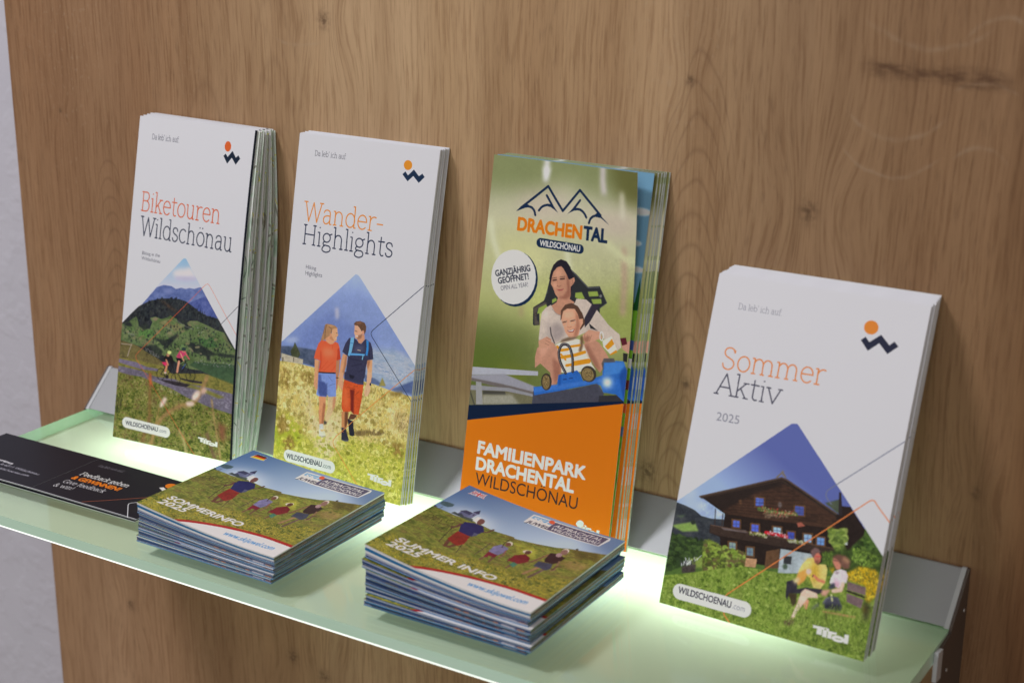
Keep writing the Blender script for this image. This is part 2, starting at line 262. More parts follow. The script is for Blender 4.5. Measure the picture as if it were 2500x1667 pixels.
["L",[62,110,170],3.4,[521,1195,543,1198],0,0],
["L",[80,140,200],4.0,[504,1342,501,1389],0,0],
["P",[204,150,110],[474,1270,506,1277,507,1328,488,1417,459,1423,464,1323],0,0,0],
["P",[212,158,118],[657,1282,693,1271,702,1378,674,1383,658,1314],0,0,0],
["P",[166,112,82],[657,1282,681,1275,673,1311,668,1333,658,1314],0,4,0],
["P",[168,116,86],[494,1281,506,1278,507,1328,491,1412,481,1413],0,4,0],
["P",[58,58,82],[497,1378,643,1352,646,1431,604,1436,501,1428],3,0,0],
["P",[34,34,50],[534,1386,577,1390,565,1410,540,1408],0,3,0],
["L",[88,88,116],2.9,[502,1421,603,1429,645,1424],0,0],
["P",[204,154,120],[458,1388,488,1383,497,1446,500,1481,488,1495,459,1462],0,0,0],
["P",[216,166,132],[664,1351,699,1344,698,1411,699,1460,687,1490,665,1500,654,1469,668,1414],0,0,0],
["P",[48,48,62],[702,1418,702,1420,702,1422,702,1424,701,1426,700,1427,699,1428,697,1428,696,1428,695,1428,693,1427,692,1426,691,1424,690,1422,690,1420,690,1418,690,1416,691,1414,691,1413,692,1411,694,1411,695,1410,696,1410,698,1410,699,1411,700,1413,701,1414,702,1416],0,0,0],
["L",[180,130,100],1.9,[670,1454,670,1483],0,0],
["P",[196,84,44],[500,1425,604,1435,646,1431,643,1518,631,1618,593,1620,569,1603,562,1612,516,1621,500,1600,495,1505],3,0,0],
["P",[116,40,34],[549,1477,584,1473,584,1518,594,1618,569,1603,563,1539],0,4,0],
["L",[148,56,36],3.2,[529,1466,587,1467],0,0],
["L",[148,56,36],2.9,[591,1504,616,1479],0,0],
["L",[150,58,36],2.9,[574,1455,605,1446],0,0],
["P",[214,104,60],[502,1474,537,1473,551,1583,512,1591],0,12,0],
["P",[192,132,88],[502,1622,552,1614,555,1671,547,1717,514,1723],0,0,0],
["P",[110,70,48],[527,1619,552,1614,555,1671,547,1717,534,1706],0,4,0],
["P",[100,64,48],[571,1622,620,1621,600,1651,557,1661],0,0,0],
["P",[70,66,80],[512,1718,544,1716,547,1727,513,1731],0,0,0],
["P",[48,48,62],[514,1726,548,1721,558,1749,576,1782,570,1792,549,1798,519,1794],0,0,0],
["P",[40,40,54],[552,1657,597,1663,602,1701,616,1746,598,1756,576,1752,564,1700],0,0,0],
["L",[214,104,52],2.6,[516,1742,531,1742],0,0],
["P",[84,84,96],[519,1790,548,1791,574,1783,570,1793,545,1798],0,0,0],
["F",[-20,700,1020,700,1020,1400,-20,1400],0.12],
["F",[-37,1398,503,1418,1098,1443,1201,2172,12,2463],0.26],
["P",[200,198,206],[-492,1861,-2,1279,494,802,507,789,477,492,-626,353],0,0,0],
["P",[200,198,206],[471,802,494,791,513,785,529,788,544,798,1023,1276,1448,1697,1119,-462,-688,-347,-594,716],0,0,0],
["L",[40,52,76],4.2,[1006,779,676,1094,665,1109,664,1120,674,1136,1012,1480],0,0],
["L",[206,132,64],4.2,[1166,1190,1077,1225,1028,1252,621,1637,478,1781,458,1809,458,1826,472,1846,649,2025,672,2047],0,0],
["T","Da leb’ ich auf.","slab",[84,84,96],[124,123,359,122],29.9,0],
["P",[226,136,46],[823,106,823,112,822,119,819,124,815,129,810,133,804,136,798,137,792,137,785,136,779,133,774,129,770,124,767,118,765,112,765,106,767,99,769,94,773,89,778,85,784,82,790,81,797,81,803,83,809,85,814,89,818,94,821,100],0,0,0],
["P",[28,48,74],[763,165,781,147,802,168,838,130,877,164,899,147,917,165,881,202,839,167,804,202],0,0,0],
["T","Wander-","slab",[213,132,58],[87,518,673,515],115.7,0],
["T","Highlights","slab",[38,46,72],[90,657,761,651],115.8,0],
["T","Hiking","thin",[96,96,108],[136,805,216,803],23.9,0],
["T","Highlights","thin",[96,96,108],[136,842,266,839],24.0,0],
["L",[206,222,216],75.8,[122,1973,452,1978],0,0],
["T","WILDSCHOENAU","mid",[34,48,60],[106,1991,388,1990],31.5,0],
["T",".com","thin",[90,110,110],[391,1991,459,1991],29.7,0],
["P",[222,225,228],[738,1955,817,1954,817,1966,738,1967],0,0,0],
["P",[222,225,228],[760,1955,785,1955,785,1991,759,1992],0,0,0],
["P",[222,225,228],[789,1955,810,1955,810,1996,788,1996],0,0,0],
["P",[222,225,228],[814,1964,835,1964,835,1997,813,1998],0,0,0],
["P",[222,225,228],[814,1964,857,1964,856,1974,835,1976,828,1971],0,0,0],
["P",[222,225,228],[899,1989,898,1993,895,1997,889,2000,882,2002,874,2004,865,2004,856,2004,849,2002,842,1999,838,1996,835,1992,835,1988,838,1984,842,1980,849,1978,856,1976,865,1975,874,1975,882,1976,889,1978,895,1981,898,1985,899,1989],0,0,0],
["P",[222,225,228],[896,1962,917,1962,917,2001,896,2001],0,0,0],
["P",[190,180,80],[806,1961,805,1963,802,1964,798,1965,795,1964,792,1962,792,1960,795,1959,798,1958,802,1958,805,1959,806,1961],0,0,0],
["P",[190,180,80],[853,1988,881,1988,881,1991,853,1991],0,0,0],
["L",[190,180,80],2.0,[787,1966,786,1993],0,0],
["L",[190,180,80],2.0,[812,1966,812,1996],0,0]
]),
'park':(980,2100,[
["G",[194,190,166],[172,174,118],[0,0,980,0,980,1400,0,1400],[400,200,400,800]],
["P",[132,138,96],[-50,-50,1030,-50,1030,120,700,170,500,110,300,200,-50,230],0,70,0],
["P",[104,104,60],[760,-50,1030,-50,1030,200,860,170],0,50,0],
["P",[190,176,160],[150,230,420,170,620,260,300,330],0,60,0],
["P",[190,176,160],[640,250,960,230,960,360,700,340],0,50,0],
["P",[198,196,146],[60,420,420,460,460,640,140,640],0,70,0],
["P",[148,156,88],[620,760,1000,620,1000,980,640,980],0,80,0],
["P",[186,190,120],[330,700,520,640,560,900,330,900],0,60,0],
["P",[104,114,62],[-50,900,420,930,520,1150,1000,1000,1050,1450,-50,1450],0,80,0],
["P",[92,106,46],[-50,1050,260,1080,330,1330,-50,1400],0,60,0],
["P",[108,116,52],[180,1150,330,1150,400,1400,200,1400],0,40,0],
["L",[216,214,216],33.3,[358,-13,359,33,359,99],16,0],
["L",[206,196,200],30.5,[740,0,745,77,756,128],16,0],
["L",[176,150,130],30.7,[906,421,920,587,922,762],16,0],
["L",[206,206,176],29.1,[22,366,50,471,102,573],16,0],
["L",[206,200,180],25.8,[876,128,889,249],16,0],
["L",[160,140,110],18.6,[280,824,285,870],16,0],
["L",[200,200,160],35.1,[798,402,909,466,969,471],16,0],
["L",[206,206,180],25.5,[543,474,571,603],16,0],
["P",[222,222,222],[332,36,388,37,363,106],0,14,0],
["F",[-20,-20,1000,-20,1000,1500,-20,1500],0.07],
["P",[48,50,54],[422,764,436,705,450,614,487,570,568,563,615,592,694,649,768,635,823,720,779,757,781,781,712,806,495,803,470,796,446,796,401,838,409,905,373,914,365,908,357,813,418,768],0,0,0],
["P",[88,80,74],[360,816,427,774,443,775,440,786,390,811,381,841,390,882,407,891,409,903,377,908],0,3,0],
["P",[142,160,78],[617,693,657,684,681,718,645,726,617,718],0,2,0],
["P",[142,160,78],[696,676,755,665,766,690,707,701],0,2,0],
["P",[142,160,78],[720,714,782,703,788,728,735,738],0,2,0],
["P",[142,160,78],[392,811,438,784,447,796,417,836,386,845],0,2,0],
["P",[142,160,78],[473,753,496,739,506,752,476,774],0,2,0],
["L",[104,106,110],3.4,[573,569,616,599,694,654,765,642],0,0],
["L",[86,88,92],3.0,[769,639,820,720,779,754],0,0],
["P",[120,120,120],[786,687,786,689,785,690,784,692,783,694,782,695,780,696,779,696,777,696,775,696,773,695,772,694,771,692,770,691,770,689,770,687,770,685,771,684,772,682,774,681,775,680,777,680,779,680,781,680,782,681,784,682,785,683,785,685],0,0,0],
["L",[60,50,46],2.3,[387,849,387,851,386,853,385,855,384,856,382,857,380,858,378,858,376,858,374,857,372,855,371,853,371,851,371,849,372,847,373,846,374,844,376,843,378,843,380,843,382,843,384,844,386,845,387,847,387,849],0,0],
["L",[100,104,106],3.0,[425,756,440,704],0,0],
["P",[38,34,46],[442,640,448,597,461,560,483,536,506,523,544,529,571,556,597,612,593,690,563,673,496,661,455,660],0,0,0],
["P",[186,136,112],[455,631,458,606,471,580,486,567,514,561,545,584,568,623,574,626,601,610,608,628,600,646,584,665,588,712,585,733,618,746,589,775,539,832,497,824,469,789,503,763,509,737,490,719,472,686,456,667],0,0,0],
["P",[152,102,84],[550,590,568,623,578,664,588,715,561,737,525,738,508,735,543,722,564,687],0,6,0],
["P",[204,154,128],[466,605,508,578,530,596,525,622,468,630],0,14,0],
["P",[206,156,130],[467,658,496,661,494,683,478,685],0,8,0],
["P",[38,34,46],[449,643,450,607,470,569,496,544,514,560,487,570,465,598,458,631,457,656],0,0,0],
["P",[38,34,46],[510,559,539,560,565,592,574,626,568,626,551,601,528,572],0,0,0],
["L",[62,42,42],6.8,[467,646,489,639],2,0],
["L",[62,42,42],6.8,[513,632,539,626],2,0],
["L",[86,62,56],3.4,[462,635,489,627],0,0],
["L",[86,62,56],3.4,[510,620,542,614],0,0],
["P",[158,82,80],[493,690,520,689,544,680,532,693,512,698],0,0,0],
["L",[148,98,80],3.8,[497,672,510,675,521,668],0,0],
["L",[168,116,96],3.0,[499,643,499,668],0,0],
["L",[150,104,86],3.0,[590,623,596,640,589,652],0,0],
["P",[198,182,170],[469,782,438,804,417,832,413,868,413,990,486,974,500,990,521,997,588,951,669,921,725,888,820,894,923,954,916,883,842,838,769,773,730,744,688,720,628,725,619,749,575,791,539,832,501,821],2,0,0],
["P",[160,146,142],[482,904,504,879,552,876,578,928,568,951,516,987,496,959],0,14,0],
["P",[160,146,142],[452,852,478,905,490,970,474,973],0,14,0],
["P",[160,146,142],[716,844,759,872,823,890,800,894,732,880],0,14,0],
["L",[150,134,128],3.4,[479,805,514,828,555,833],2,0],
["L",[56,50,56],6.0,[479,908,489,946,516,991],2,0],
["P",[46,46,50],[716,840,758,862,799,883,731,873],0,0,0],
["L",[160,146,138],2.9,[823,890,860,864],0,0],
["P",[214,198,186],[425,834,455,809,474,827,438,875],0,14,0],
["P",[56,50,62],[726,742,776,731,757,775,727,835,696,875,688,823],0,0,0],
["L",[80,76,90],2.2,[730,744,690,823],0,0],
["P",[92,66,54],[539,860,536,804,560,768,599,752,640,764,672,798,692,837,692,861,670,893,651,868,555,829],0,0,0],
["P",[208,154,126],[546,834,552,805,574,788,622,782,645,809,655,834,679,828,682,852,667,883,661,922,635,945,604,946,576,918,559,885,545,859],0,0,0],
["P",[174,120,98],[627,794,650,819,664,876,657,923,631,945,635,905,642,858],0,6,0],
["P",[222,172,144],[553,815,607,790,626,819,556,843],0,12,0],
["L",[72,50,46],5.2,[555,868,578,859],1,0],
["L",[72,50,46],5.2,[602,854,630,843],1,0],
["L",[190,170,150],1.9,[581,869,581,874,580,878,578,882,575,885,571,887,567,889,563,889,559,888,555,885,553,882,551,879,550,874,550,870,551,866,553,862,556,859,560,856,564,855,568,855,572,856,575,858,578,861,580,865,581,869],0,0],
["L",[190,170,150],1.9,[635,854,635,858,634,862,631,866,628,869,624,872,620,873,615,873,611,872,607,870,604,867,602,863,601,859,601,855,602,851,604,847,608,844,612,842,616,841,621,841,625,842,629,844,632,847,634,850,635,854],0,0],
["P",[150,70,66],[584,907,607,903,634,890,628,910,604,917],0,0,0],
["P",[238,230,224],[589,907,608,905,631,893,623,906,604,911],0,0,0],
["L",[178,120,98],3.4,[587,888,601,890,613,882],0,0],
["P",[226,212,194],[524,998,579,963,630,944,674,946,712,979,760,1065,788,1095,699,1120,619,1140,576,1147,542,1066],2,0,0],
["P",[120,100,84],[559,964,596,945,668,930,631,953,552,983],0,4,0],
["L",[112,86,64],18.1,[683,932,687,974,681,1005],5,0],
["L",[216,142,36],15.6,[535,1007,561,1024,604,1011],0,0],
["L",[216,142,36],13.6,[612,995,673,977],0,0],
["L",[216,142,36],18.3,[571,1062,651,1036,710,1009],0,0],
["L",[216,142,36],27.2,[647,1084,740,1054],0,0],
["L",[216,142,36],15.5,[605,1102,633,1093],0,0],
["L",[216,142,36],11.9,[564,1046,596,1071],0,0],
["P",[198,182,170],[717,845,842,843,912,877,931,948,903,974,853,956,799,892],2,0,0],
["P",[226,212,194],[812,929,866,895,909,968,872,998,821,961],0,0,0],
["P",[216,142,36],[830,958,870,909,887,936,851,974],0,0,0],
["P",[216,142,36],[863,997,902,965,910,977,872,1000],0,0,0],
["P",[188,138,116],[409,1036,467,981,508,990,536,1015,570,1101,576,1147,562,1193,543,1240,528,1242,508,1159,439,1118,408,1149,401,1089],2,0,0],
["P",[158,108,90],[513,1071,566,1102,576,1147,543,1240,528,1156],0,8,0],
["P",[208,158,136],[424,1033,469,991,496,1013,440,1083],0,14,0],
["P",[188,138,116],[698,964,750,926,795,944,843,992,871,1030,833,1075,818,1107,786,1078,747,1033],2,0,0],
["P",[154,106,88],[701,968,730,967,797,1051,822,1102,786,1082,742,1034],0,8,0],
["P",[198,148,124],[412,994,465,961,495,974,484,1017,422,1038],0,0,0],
["L",[160,112,92],2.8,[461,967,491,975],0,0],
["L",[160,112,92],2.8,[458,984,489,993],0,0],
["L",[160,112,92],2.8,[455,1002,483,1009],0,0],
["P",[200,150,126],[686,918,721,883,789,883,813,916,774,932,729,955,702,955],0,0,0],
["P",[160,112,92],[692,930,734,915,728,950,704,954],0,6,0],
["L",[220,214,210],6.3,[815,904,815,910,814,915,813,921,812,925,809,927,807,929,804,928,801,926,799,923,796,918,795,913,794,907,794,901,794,895,795,890,797,886,799,883,802,882,805,882,807,884,810,887,812,892,814,897,815,904],0,0],
["L",[160,112,92],2.7,[699,908,696,947],0,0],
["L",[160,112,92],2.7,[719,909,713,948],0,0],
["L",[160,112,92],2.7,[743,910,732,945],0,0],
["P",[190,142,124],[932,935,976,903,1017,939,983,976,939,955],0,0,0],
["P",[92,34,46],[918,899,954,889,965,924,935,937],0,0,0],
["P",[44,44,44],[945,975,974,975,974,1022,950,1021],0,0,0],
["P",[112,108,84],[-32,1321,292,1274,471,1261,482,1355,-18,1444],4,8,0],
["P",[168,168,178],[-14,1213,241,1185,430,1165,432,1189,214,1221,-8,1259],3,0,0],
["P",[148,146,156],[-8,1259,214,1217,441,1257,445,1292,254,1296,-5,1285],3,3,0],
["P",[108,100,98],[-6,1276,252,1277,444,1287,446,1304,254,1300,-4,1294],3,3,0],
["P",[142,140,146],[-11,1320,253,1291,446,1300,447,1313,236,1313,-8,1348],3,0,0],
["P",[150,148,150],[32,1292,68,1290,94,1415,48,1423],3,0,0],
["P",[70,68,62],[84,1336,231,1316,238,1336,87,1358],0,3,0],
["P",[78,76,66],[-8,1352,3,1351,43,1428,33,1430],0,0,0],
["P",[150,146,132],[87,1363,278,1325,334,1372,89,1416],6,8,0],
["P",[72,72,84],[413,1280,640,1232,811,1168,855,1216,842,1267,412,1354],3,0,0],
["P",[54,52,58],[828,1233,949,1208,981,1243,828,1272],0,0,0],
["P",[46,102,180],[411,1258,560,1220,561,1163,675,1117,696,1134,720,1171,834,1119,830,1045,880,1028,953,1021,990,1095,1007,1219,981,1241,930,1209,850,1211,831,1177,802,1170,574,1252,421,1304],3,0,0],
["P",[70,128,200],[835,1047,950,1022,964,1040,930,1092,843,1116],0,5,0],
["P",[34,80,154],[968,1048,992,1095,1007,1219,985,1236,960,1185,936,1100],0,6,0],
["P",[64,116,192],[416,1259,799,1149,826,1135,829,1156,572,1241,419,1287],0,4,0],
["P",[36,86,160],[563,1167,577,1160,584,1215,565,1223],0,4,0],
["L",[36,70,130],7.3,[595,1183,614,1178],0,0],
["L",[36,70,130],7.3,[632,1170,651,1165],0,0],
["P",[90,86,88],[821,1055,832,1024,893,1014,904,1033,835,1047,836,1095],3,2,0],
["P",[66,58,50],[786,1099,792,1107,795,1117,796,1127,795,1136,791,1146,785,1154,777,1161,768,1166,758,1169,747,1170,737,1168,726,1165,717,1159,710,1152,704,1143,701,1134,700,1124,701,1114,705,1104,711,1096,719,1089,728,1084,739,1081,749,1081,760,1082,770,1086,779,1091],0,0,0],
["P",[136,116,78],[773,1109,777,1116,780,1123,781,1131,780,1139,778,1146,773,1153,768,1158,761,1162,753,1164,744,1164,736,1163,728,1160,721,1155,715,1149,710,1142,707,1134,706,1126,707,1119,710,1111,714,1105,720,1100,727,1096,735,1094,743,1094,752,1095,760,1098,767,1103],0,0,0],
["P",[66,58,50],[524,1208,524,1219,523,1230,520,1239,516,1248,510,1255,503,1259,496,1262,488,1262,480,1260,473,1255,467,1248,462,1240,458,1230,456,1220,456,1209,457,1199,460,1189,464,1180,470,1173,477,1169,484,1166,492,1166,500,1169,507,1173,513,1180,518,1188,522,1198],0,0,0],
["P",[130,110,74],[511,1213,512,1221,511,1230,509,1238,506,1245,502,1250,498,1254,493,1256,487,1256,482,1254,477,1250,473,1244,469,1237,466,1229,465,1221,464,1212,465,1203,467,1195,470,1188,474,1183,478,1179,483,1177,489,1177,494,1180,499,1183,503,1189,507,1196,510,1204],0,0,0],
["B",[[90,74,46],[160,140,96]],[712,1107,765,1107,780,1148,732,1151],90,6,6,4,0],
["B",[[90,74,46],[160,140,96]],[468,1192,502,1186,508,1241,474,1247],60,6,6,4,0],
["L",[48,44,50],16.4,[605,1145,567,1093,550,1044,558,1001,581,986,612,997,637,1051,648,1129],0,1],
["L",[124,120,122],4.1,[603,1145,565,1093,548,1044,556,1001,580,983,610,995,634,1051,645,1129],0,1],
["P",[140,170,210],[902,1146,902,1154,900,1161,897,1168,892,1174,886,1179,879,1182,871,1185,863,1185,856,1184,849,1181,843,1177,838,1171,834,1165,833,1158,833,1150,835,1143,838,1136,843,1130,849,1125,856,1122,863,1119,871,1119,879,1120,886,1123,892,1127,897,1133,900,1139],0,22,0],
["P",[244,244,244],[888,1149,888,1153,887,1158,885,1162,882,1166,878,1169,874,1171,870,1172,865,1172,861,1172,856,1170,853,1167,850,1164,848,1160,847,1155,847,1151,848,1146,850,1142,853,1138,856,1135,860,1133,865,1132,870,1132,874,1132,878,1134,882,1137,885,1140,887,1144],0,14,0],
["F",[319,543,1045,448,1182,1215,372,1358],0.16],
["P",[8,30,58],[-69,1449,185,1400,432,1349,1022,1229,1023,1240,982,1250,3,1524,-58,1542],0,0,0],
["P",[203,112,18],[-110,1555,3,1524,982,1250,1091,1219,1376,2451,-276,2862],0,0,0],
["L",[18,44,74],14.2,[212,275,380,136,491,259,594,134,742,254],0,0],
["P",[18,44,74],[181,298,208,270,244,250,264,251,266,266,241,271],0,0,0],
["L",[18,44,74],13.5,[254,261,280,263,301,278,312,303],0,1],
["P",[18,44,74],[802,299,738,251,719,241,705,255,706,266,739,265,769,281],0,0,0],
["L",[18,44,74],13.3,[669,304,675,283,692,266,709,260,739,261],0,1],
["L",[18,44,74],13.4,[376,187,422,242],0,0],
["P",[18,44,74],[461,273,413,225,399,236,389,246,411,248,430,257],0,0,0],
["L",[18,44,74],13.4,[333,275,349,255,370,243,392,238,410,240],0,1],
["L",[18,44,74],13.4,[600,189,563,238],0,0],
["P",[18,44,74],[522,273,562,231,579,233,591,244,566,249,541,261],0,0,0],
["L",[18,44,74],13.3,[649,276,632,254,605,239,572,239],0,1],
["T","DRACHEN","xbold",[222,118,22],[197,398,633,396],69.0,0],
["T","TAL","xbold",[18,44,74],[640,396,793,396],70.7,0],
["L",[18,44,74],52.1,[363,450,622,452],0,0],
["T","WILDSCHÖNAU","bold",[216,222,230],[360,466,625,466],30.7,0],
["P",[18,44,74],[369,650,369,686,362,720,348,752,328,780,303,802,273,818,241,827,209,828,176,821,146,806,120,785,99,757,84,726,76,691,76,656,83,621,97,589,117,561,143,538,173,523,205,514,238,514,270,522,300,536,326,558,347,585,361,616],0,0,0],
["P",[208,206,214],[355,643,355,677,348,711,334,742,314,769,288,791,259,807,227,816,194,816,162,810,132,796,106,775,84,748,70,717,62,684,62,649,69,615,83,584,103,556,129,534,159,519,191,511,224,510,257,518,286,532,312,553,333,579,347,610],0,0,0],
["T","GANZJÄHRIG","bold",[34,40,62],[90,676,318,613],33.4,0],
["T","GEÖFFNET!","bold",[34,40,62],[113,715,313,660],33.3,0],
["T","OPEN ALL YEAR!","thin",[90,90,104],[135,750,313,702],24.6,0],
["T","FAMILIENPARK","xbold",[222,222,222],[84,1702,794,1714],70.4,0],
["T","DRACHENTAL","xbold",[222,222,222],[84,1798,732,1804],70.4,0],
["T","WILDSCHÖNAU","thin",[56,44,46],[94,1887,771,1895],70.4,0],
["P",[200,226,226],[818,1966,818,1971,817,1975,814,1980,811,1984,807,1987,802,1990,797,1991,792,1992,787,1991,782,1990,778,1987,775,1984,773,1980,772,1976,772,1971,773,1966,775,1962,779,1958,783,1954,787,1952,792,1950,798,1950,803,1950,807,1952,811,1954,814,1957,817,1961],0,0,0],
["P",[200,226,226],[770,1969,837,1972,836,1983,769,1980],0,0,0],
["P",[200,226,226],[788,1970,810,1971,807,2005,786,2004],0,0,0],
["P",[200,226,226],[813,1971,831,1971,828,2011,809,2010],0,0,0],
["P",[200,226,226],[833,1981,851,1982,848,2013,830,2012],0,0,0],
["P",[200,226,226],[833,1981,869,1982,868,1992,850,1993,844,1988],0,0,0],
["P",[200,226,226],[903,2008,902,2011,898,2015,894,2018,887,2020,880,2021,873,2021,866,2020,860,2018,854,2015,851,2011,849,2008,849,2004,852,2000,856,1997,861,1995,868,1993,875,1993,883,1993,889,1995,895,1997,900,2000,902,2004,903,2008],0,0,0],
["P",[200,226,226],[902,1982,920,1982,917,2020,899,2019],0,0,0],
["P",[203,112,18],[827,1978,826,1979,823,1980,820,1980,817,1980,815,1978,815,1976,817,1975,820,1974,824,1975,826,1976,827,1978],0,0,0],
["P",[203,112,18],[864,2005,888,2006,888,2009,864,2008],0,0,0],
["L",[203,112,18],1.7,[810,1982,808,2007],0,0],
["L",[203,112,18],1.7,[831,1982,829,2011],0,0]
]),
'summer':(1120,1760,[
["P",[200,198,206],[0,0,1120,0,1120,1760,0,1760],0,0,0],
["P",[80,104,50],[-281,1382,1311,1011,1521,2076,-36,2574],0,0,0],
["G",[92,102,162],[150,170,206],[-217,849,1087,590,1186,1087,-105,1393],[439,842,282,1115]],
["P",[182,192,216],[20,1174,78,1135,115,1153,48,1203],0,24,0],
["P",[190,198,218],[110,1210,151,1195,162,1218,126,1232],0,12,0],
["P",[170,184,214],[8,1228,76,1177,186,1233,277,1252,236,1262],0,24,0],
["X",[[46,50,58],[58,62,68],[72,74,78]],[-46,1240,2,1224,48,1229,106,1241,148,1262,204,1264,288,1250,324,1322,288,1411,-29,1489],6,5,0,0,1.0],
["X",[[120,148,76],[136,158,88]],[-6,1349,50,1326,117,1300,148,1343,59,1367],5,4,4,0,1.0],
["P",[84,100,78],[5,1295,63,1277,44,1296],0,4,0],
["P",[44,52,44],[124,1303,124,1306,124,1308,123,1310,121,1313,118,1315,116,1316,113,1317,110,1317,107,1317,104,1317,101,1316,99,1314,98,1312,97,1310,97,1307,97,1305,98,1302,100,1300,103,1298,105,1297,108,1296,111,1295,115,1295,117,1296,120,1297,122,1299,123,1301],0,3,0],
["X",[[40,54,32],[58,76,40],[76,94,48]],[-49,1390,9,1397,74,1386,122,1405,184,1381,223,1467,-5,1604],5,5,4,0,1.0],
["P",[126,142,70],[110,1480,147,1445,192,1424,212,1521,149,1537],6,5,0],
["P",[40,29,26],[120,1164,539,974,571,982,851,1089,877,1093,868,1047,916,1041,1008,1134,1007,1177,964,1284,876,1286,760,1410,296,1449,270,1345,208,1337,205,1294,278,1297,274,1223],3,0,0],
["X",[[62,43,34],[74,51,40],[54,38,31]],[257,1206,412,1071,544,1000,718,1052,855,1108,861,1164,563,1195,272,1223],14,3,0,0,1.0],
["P",[44,33,30],[129,1166,544,998,575,1000,415,1085,268,1204],0,5,0],
["L",[84,68,58],8.8,[121,1167,337,1069,539,977,566,980,852,1091],0,0],
["L",[58,44,38],7.2,[130,1172,542,990,849,1102],0,0],
["L",[120,110,92],7.9,[514,979,539,949,559,970],0,0],
["L",[120,112,100],3.5,[543,968,537,938],0,0],
["L",[120,112,100],3.0,[531,947,547,943],0,0],
["X",[[70,80,66],[84,92,74]],[784,1051,856,1016,872,1094,845,1081],4,4,3,0,1.0],
["P",[48,40,42],[845,984,856,982,884,1091,863,1096],0,0,0],
["P",[60,46,40],[275,1293,619,1271,871,1261,876,1286,587,1318,271,1339,210,1336,207,1296],4,0,0],
["P",[112,100,100],[265,1296,401,1279,414,1290,288,1304],6,2,0],
["L",[96,74,62],4.1,[210,1296,620,1273,871,1261],0,0],
["L",[60,46,42],5.1,[219,1210,230,1288],0,0],
["L",[60,46,42],5.1,[264,1225,270,1289],0,0],
["P",[172,182,208],[226,1214,261,1226,256,1242,230,1243],0,0,0],
["P",[98,70,46],[414,1099,472,1091,482,1147,424,1155],0,0,0],
["P",[86,108,186],[424,1105,465,1101,472,1141,431,1145],0,0,0],
["L",[70,70,120],2.5,[445,1103,452,1143],0,0],
["L",[70,70,120],2.5,[428,1126,469,1121],0,0],
["P",[98,70,46],[626,1093,688,1085,698,1143,637,1152],0,0,0],
["P",[78,92,164],[636,1099,681,1095,688,1137,643,1142],0,0,0],
["L",[70,70,120],2.4,[659,1097,666,1139],0,0],
["L",[70,70,120],2.5,[641,1122,686,1116],0,0],
["P",[98,70,46],[315,1239,367,1231,375,1279,323,1287],0,0,0],
["P",[92,112,204],[326,1245,360,1241,365,1273,330,1277],0,0,0],
["L",[70,70,120],2.5,[343,1243,348,1275],0,0],
["L",[70,70,120],2.5,[329,1262,364,1257],0,0],
["P",[98,70,46],[418,1236,471,1228,480,1278,426,1286],0,0,0],
["P",[84,100,204],[428,1242,464,1238,469,1272,433,1276],0,0,0],
["L",[70,70,120],2.5,[446,1240,452,1274],0,0],
["L",[70,70,120],2.5,[432,1260,468,1255],0,0],
["P",[98,70,46],[534,1223,590,1215,598,1260,542,1268],0,0,0],
["P",[150,180,220],[545,1229,583,1225,588,1254,549,1258],0,0,0],
["L",[70,70,120],2.5,[564,1227,569,1256],0,0],
["L",[70,70,120],2.5,[548,1245,586,1240],0,0],
["P",[98,70,46],[614,1229,663,1222,672,1271,622,1279],0,0,0],
["P",[70,86,180],[624,1235,657,1232,662,1265,629,1269],0,0,0],
["L",[70,70,120],2.5,[640,1234,646,1267],0,0],
["L",[70,70,120],2.5,[627,1253,660,1249],0,0],
["P",[98,70,46],[699,1221,753,1212,762,1265,708,1273],0,0,0],
["P",[140,170,214],[709,1227,747,1222,752,1259,715,1263],0,0,0],
["L",[70,70,120],2.4,[728,1224,734,1261],0,0],
["L",[70,70,120],2.4,[713,1246,750,1241],0,0],
["P",[98,70,46],[769,1221,820,1213,829,1263,777,1271],0,0,0],
["P",[110,150,206],[778,1227,814,1223,819,1257,784,1261],0,0,0],
["L",[70,70,120],2.4,[796,1225,802,1259],0,0],
["L",[70,70,120],2.4,[782,1245,817,1240],0,0],
["P",[98,70,46],[315,1354,367,1346,377,1399,325,1407],0,0,0],
["P",[130,150,146],[326,1360,360,1356,366,1393,332,1397],0,0,0],
["L",[70,70,120],2.5,[343,1358,350,1395],0,0],
["L",[70,70,120],2.5,[330,1380,364,1375],0,0],
["P",[98,70,46],[415,1357,465,1349,474,1403,424,1411],0,0,0],
["P",[110,130,140],[425,1363,458,1359,464,1397,431,1401],0,0,0],
["L",[70,70,120],2.5,[441,1361,448,1399],0,0],
["L",[70,70,120],2.5,[429,1383,462,1379],0,0],
["L",[96,110,60],18.0,[450,1157,544,1155,650,1141],0,0],
["B",[[190,50,60],[170,170,110],[110,140,60],[200,60,70],[196,190,160]],[439,1140,500,1141,648,1131,651,1148,549,1179,480,1175],160,7,7,2,0],
["B",[[130,110,90],[150,130,110]],[475,1176,607,1160,610,1174,490,1197],50,20,4,3,1],
["B",[[150,160,80],[110,130,56],[200,190,170]],[413,1285,516,1276,520,1294,426,1297],80,8,7,4,0],
["L",[178,36,48],15.9,[509,1265,566,1261,623,1261],0,0],
["B",[[220,210,214],[190,40,54]],[513,1259,620,1251,624,1269,516,1276],50,7,7,5,0],
["B",[[206,206,190],[140,150,80]],[624,1269,721,1266,724,1280,633,1287],80,8,7,6,0],
["P",[160,92,76],[661,1182,682,1172,705,1186,672,1199],0,0,0],
